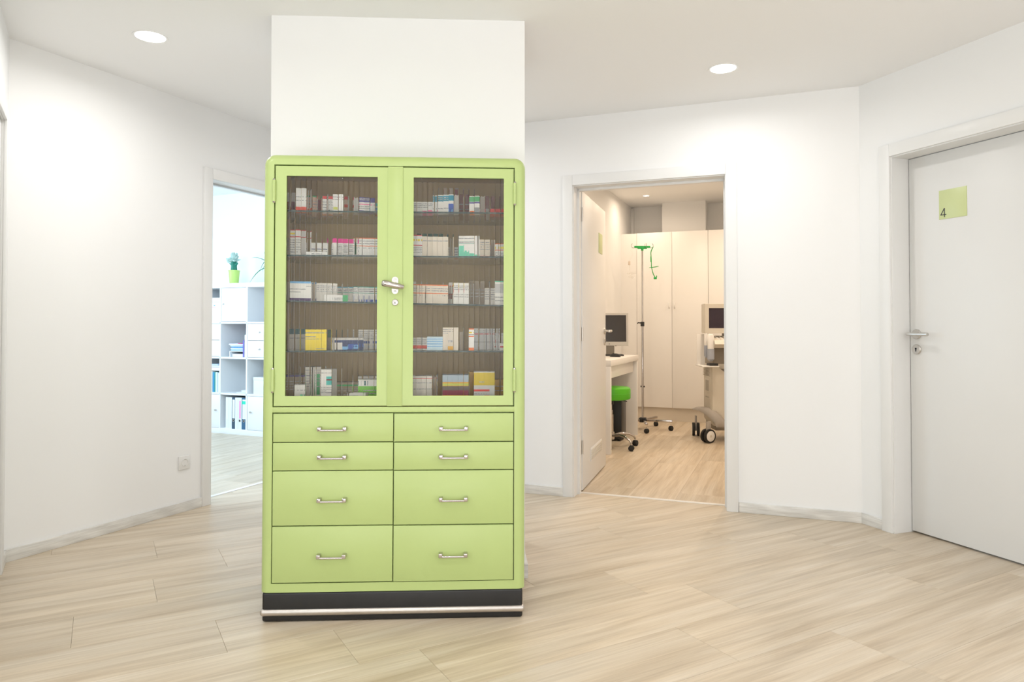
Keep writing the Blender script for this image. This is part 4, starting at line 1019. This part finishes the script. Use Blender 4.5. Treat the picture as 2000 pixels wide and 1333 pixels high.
# letter rack that carries the pile
t = thing('letter_tray', 'clear white letter tray under the pile of folders', 'tray', on_shelf(1, 1, .09, .03, .033))
mb = MB(); mb.box(0, .19, 0, .30, .022, .027, office_m); mb.box(0, .006, 0, .30, -.032, .022, office_m); mb.box(.184, .19, 0, .30, -.032, .022, office_m); mb.build('tray_body', office_m, t)
for lab, x, w, z, h, c, rot in papers:
    z0 = z if z == 0 else z
    o = MB().box(0, w, 0, .27, 0, h, pm('paper_' + lab[:12].replace(' ', '_'), c, .5, var=.05, scale=40), bev=.001).build('paper_stack', None)
    o.matrix_world = on_shelf(1, 1, x if z else x, .05, z + .0005, 0); tag(o, lab, 'papers', shelf_g)
t = MB().box(0, .05, 0, .20, 0, .006, om('crimson', (.55, .05, .20))).build('paper_stack', None); t.matrix_world = on_shelf(1, 1, .19, .045, .135); tag(t, 'small crimson booklet on top of the pile', 'papers', shelf_g)
def book(label, c, r, x, w, h, dep, col, group, y=.02, cat='book'):
    t = thing('book', label, cat, on_shelf(c, r, x, y), group)
    m = om('book_' + '_'.join(label.split()[:3]), col)
    mb = MB(); mb.box(0, .002, 0, dep, 0, h, m); mb.box(w - .002, w, 0, dep, 0, h, m); mb.box(0, w, 0, .002, 0, h, m); mb.build('cover', m, t)
    MB().box(.0021, w - .0021, .003, dep - .003, .003, h - .003, om('pages', (.82, .82, .80), .7)).build('pages', office_m, t)
    return t
book('slim violet book leaning left of a white book', 1, 1, .281, .018, .172, .22, (.16, .13, .50), shelf_g)
book('white book between a violet and an orange one', 1, 1, .303, .019, .228, .23, (.80, .84, .84), shelf_g)
book('tall orange book at the right of the middle cell', 1, 1, .325, .013, .300, .24, (.85, .52, .18), shelf_g)
# third row, left cell: magazines on a small tray over upright brochures
lg = 'brochures in the left shelf cell'
for lab, x, w, h, col in (('white brochure at the left of the lower left cell', .205, .022, .215, (.78, .83, .86)), ('blue and teal brochure standing beside white ones', .230, .024, .205, (.05, .30, .55)),
                          ('green edged brochure between blue and pale ones', .257, .010, .208, (.10, .50, .42)), ('pale aqua brochure in the lower left cell', .269, .030, .205, (.70, .84, .88)), ('pale lilac brochure at the right of the left cell', .302, .030, .20, (.70, .78, .92))):
    book(lab, 0, 2, x, w, h, .21, col, lg)
t = thing('letter_tray', 'white letter tray over the upright brochures in the left cell', 'tray', on_shelf(0, 2, .10, .02, .222))
mb = MB(); mb.box(0, .228, 0, .29, 0, .008, office_m, bev=.001); mb.box(0, .228, 0, .005, .008, .034, office_m); mb.box(.223, .228, 0, .29, .008, .034, office_m); mb.box(0, .005, 0, .29, -.2215, .034, office_m); mb.box(.223, .2265, .25, .29, -.2215, 0, office_m); mb.build('tray_body', office_m, t)
for lab, x, z, h, col, w in (('deep blue folder lying in the letter tray', .11, .2335, .022, (.03, .12, .55), .19), ('white folded papers on the deep blue folder', .10, .257, .018, (.72, .78, .88), .21), ('grey blue leaflet on top in the letter tray', .13, .277, .010, (.55, .66, .80), .16)):
    o = MB().box(0, w, 0, .25, 0, h, om('fold_' + lab[:9].replace(' ', '_'), col), bev=.001).build('paper_stack', None); o.matrix_world = on_shelf(0, 2, x, .03, z); tag(o, lab, 'papers', lg)
# third row, middle: a few sheets; right: white box
for lab, x, w, z, h in (('flat grey sheets lying in the open middle cell', .19, .14, 0, .008), ('small white pad on grey sheets in the open cell', .255, .075, .009, .022)):
    o = MB().box(0, w, 0, .18, 0, h, om('sheet', (.74, .79, .85)), bev=.001).build('paper_stack', None); o.matrix_world = on_shelf(1, 2, x, .03, z + .0004); tag(o, lab, 'papers')
t = thing('storage_box', 'plain pale storage box in the right shelf cell', 'box', on_shelf(2, 2, .055, .03))
MB().box(0, .24, 0, .25, 0, .165, om('palebox', (.80, .84, .86)), bev=.002).build('box_body', office_m, t)
MB().box(-.002, .242, -.002, .252, .135, .168, om('palebox', (.80, .84, .86)), bev=.002).build('lid', office_m, t)
o = MB().box(0, .09, 0, .12, 0, .03, om('coral', (.85, .35, .2)), bev=.004).build('small_box', None); o.matrix_world = on_shelf(2, 0, .19, .06, .0004); tag(o, 'small coral box in the open upper right cell', 'box')
# ring binders
def binder(label, x, w, col, lab=None, labc=None, patch=None, hole=True, h=.318):
    t = thing('ring_binder', label, 'binder', on_shelf(1, 3, x, .012), 'ring binders in the bottom middle cell')
    m = om('binder_' + '_'.join(label.split()[:3]), col, .5)
    mb = MB(); mb.box(0, w, 0, .003, 0, h, m); mb.box(0, .003, .003, .28, 0, h, m); mb.box(w - .003, w, .003, .28, 0, h, m); mb.build('cover', m, t)
    MB().box(.006, w - .006, .02, .26, .01, h - .02, om('pages', (.82, .82, .80), .7)).build('pages', office_m, t)
    if lab:
        MB().box(w * lab[0], w * lab[1], -.0007, 0, h * lab[2], h * lab[3], om('label_' + '_'.join(label.split()[:3]), labc)).build('spine_label', office_m, t)
    if patch: MB().box(w * .12, w * .95, -.0013, -.0007, h * patch[0], h * patch[1], om('mint_patch', (.03, .70, .50))).build('label_patch', office_m, t)
    if hole:
        mb = MB(); mb.lathe([(.014, -.0), (.014, .002), (.009, .002), (.009, .0005), (.0005, .0005)], 20, steel_m, Matrix.Translation((w / 2, 0, h * .27)) @ RX)
        mb.lathe([(.009, .0006), (.0005, .0008)], 20, print_dark, Matrix.Translation((w / 2, 0, h * .27)) @ RX); mb.build('finger_ring', steel_m, t)
white_b = (.80, .83, .86)
binder('left white binder with pale spine', .063, .040, white_b, (.2, .8, .3, .92), (.84, .86, .88), None, False)
binder('second white binder beside the dark narrow one', .104, .042, white_b, None, None, None, False)
binder('narrow dark binder with long white label', .148, .040, (.05, .09, .14), (.15, .95, .33, .93), (.82, .85, .90))
binder('white binder left of the pink labelled one', .190, .038, white_b, None, None, None, False)
binder('white binder with long pink spine label', .230, .048, white_b, (.35, .75, .34, .90), (.85, .30, .58))
binder('dark blue binder with mint patch at the right', .280, .056, (.04, .13, .24), (.15, .98, .33, .95), (.82, .85, .90), (.80, .90))
# plants on the shelf
pot_m = pm('lime_pot', (.55, .78, .20), .35)
px, py = .018 + 2.595 - 2.155, .19
t = thing('potted_cactus', 'grafted pale frilled cactus in lime green pot on the shelf', 'plant', SF @ Matrix.Translation((2.595 - 2.185, .15, 1.535)))
mb = MB(); mb.lathe([(.001, 0), (.042, 0), (.045, .004), (.056, .135), (.060, .136), (.060, .145), (.053, .145), (.051, .125), (.001, .125)], 28, pot_m); mb.build('pot', pot_m, t)
stem_m = pm('cactus_green', (.015, .20, .14), .55, var=.25, scale=30)
mb = MB(); mb.lathe([(.03, .122), (.034, .15), (.031, .19), (.034, .215), (.026, .235), (.012, .255)], 5, stem_m); mb.tube([(0, 0, .19), (.03, -.005, .205), (.05, -.006, .218), (.056, -.006, .216)], [.014, .013, .010, .003], 8, stem_m); mb.tube([(0, 0, .19), (-.03, -.005, .21), (-.052, -.006, .222), (-.058, -.006, .22)], [.014, .013, .010, .003], 8, stem_m); mb.build('stem', stem_m, t)
crest = pm('pale_crest', (.46, .62, .57), .6, var=.25, scale=40, bump=.4, bscale=90)
mb = MB(Matrix.Translation((0, 0, .222)) @ Matrix.Scale(1.35, 4) @ Matrix.Translation((0, 0, -.245))); rnd = random.Random(3)
for k in range(38):
    a = rnd.uniform(0, 6.28); b = rnd.uniform(-.5, 1.4)
    c = Vector((.038 * math.cos(a) * math.cos(b), .034 * math.sin(a) * math.cos(b), .275 + .042 * math.sin(b)))
    o_ = Vector((0, 0, .265)); dd = (c - o_).normalized()
    mb.tube([o_, o_ + (c - o_) * .7, c, c + dd * .012], [.012, .013, .010, .003], 7, crest, flat=.6)
mb.tube([(-.02, 0, .245), (-.05, -.01, .262), (-.07, -.012, .285)], [.012, .014, .003], 8, crest); mb.build('crest', crest, t)
t = thing('spider_plant', 'arching green leaves of a spider plant at the cabinet edge', 'plant', SF @ Matrix.Translation((2.595 - 1.60, .13, 1.535)))
mb = MB(); mb.lathe([(.001, 0), (.05, 0), (.07, .12), (.074, .13), (.066, .13), (.062, .11), (.001, .11)], 24, office_m); mb.build('pot', office_m, t)
blade = pm('leaf_green', (.06, .32, .18), .5, var=.25, scale=20)
LV = [(180, .35, .063, -.10), (176, .34, .09, .155), (190, .20, .12, .02), (165, .16, .08, -.04), (195, .17, .12, .0), (100, .2, .2, .05), (60, .25, .2, .1), (20, .3, .18, .02), (-20, .28, .22, .1), (-60, .22, .2, .06), (-100, .16, .24, .1), (140, .18, .25, .14), (-140, .15, .26, .18), (0, .2, .3, .2)]
for a, L_, hh, end in LV:
    c, s_ = math.cos(R(a)), math.sin(R(a)) * .5
    pts = []
    for k in range(9):
        f = k / 8
        pts.append((c * L_ * f, s_ * L_ * f, .11 + 4 * (hh) * f * (1 - f) + (end) * f * f))
    MB().tube(pts, [.005, .008, .010, .010, .009, .008, .0065, .0045, .001], 6, blade, flat=.35).build('leaf', blade, t)
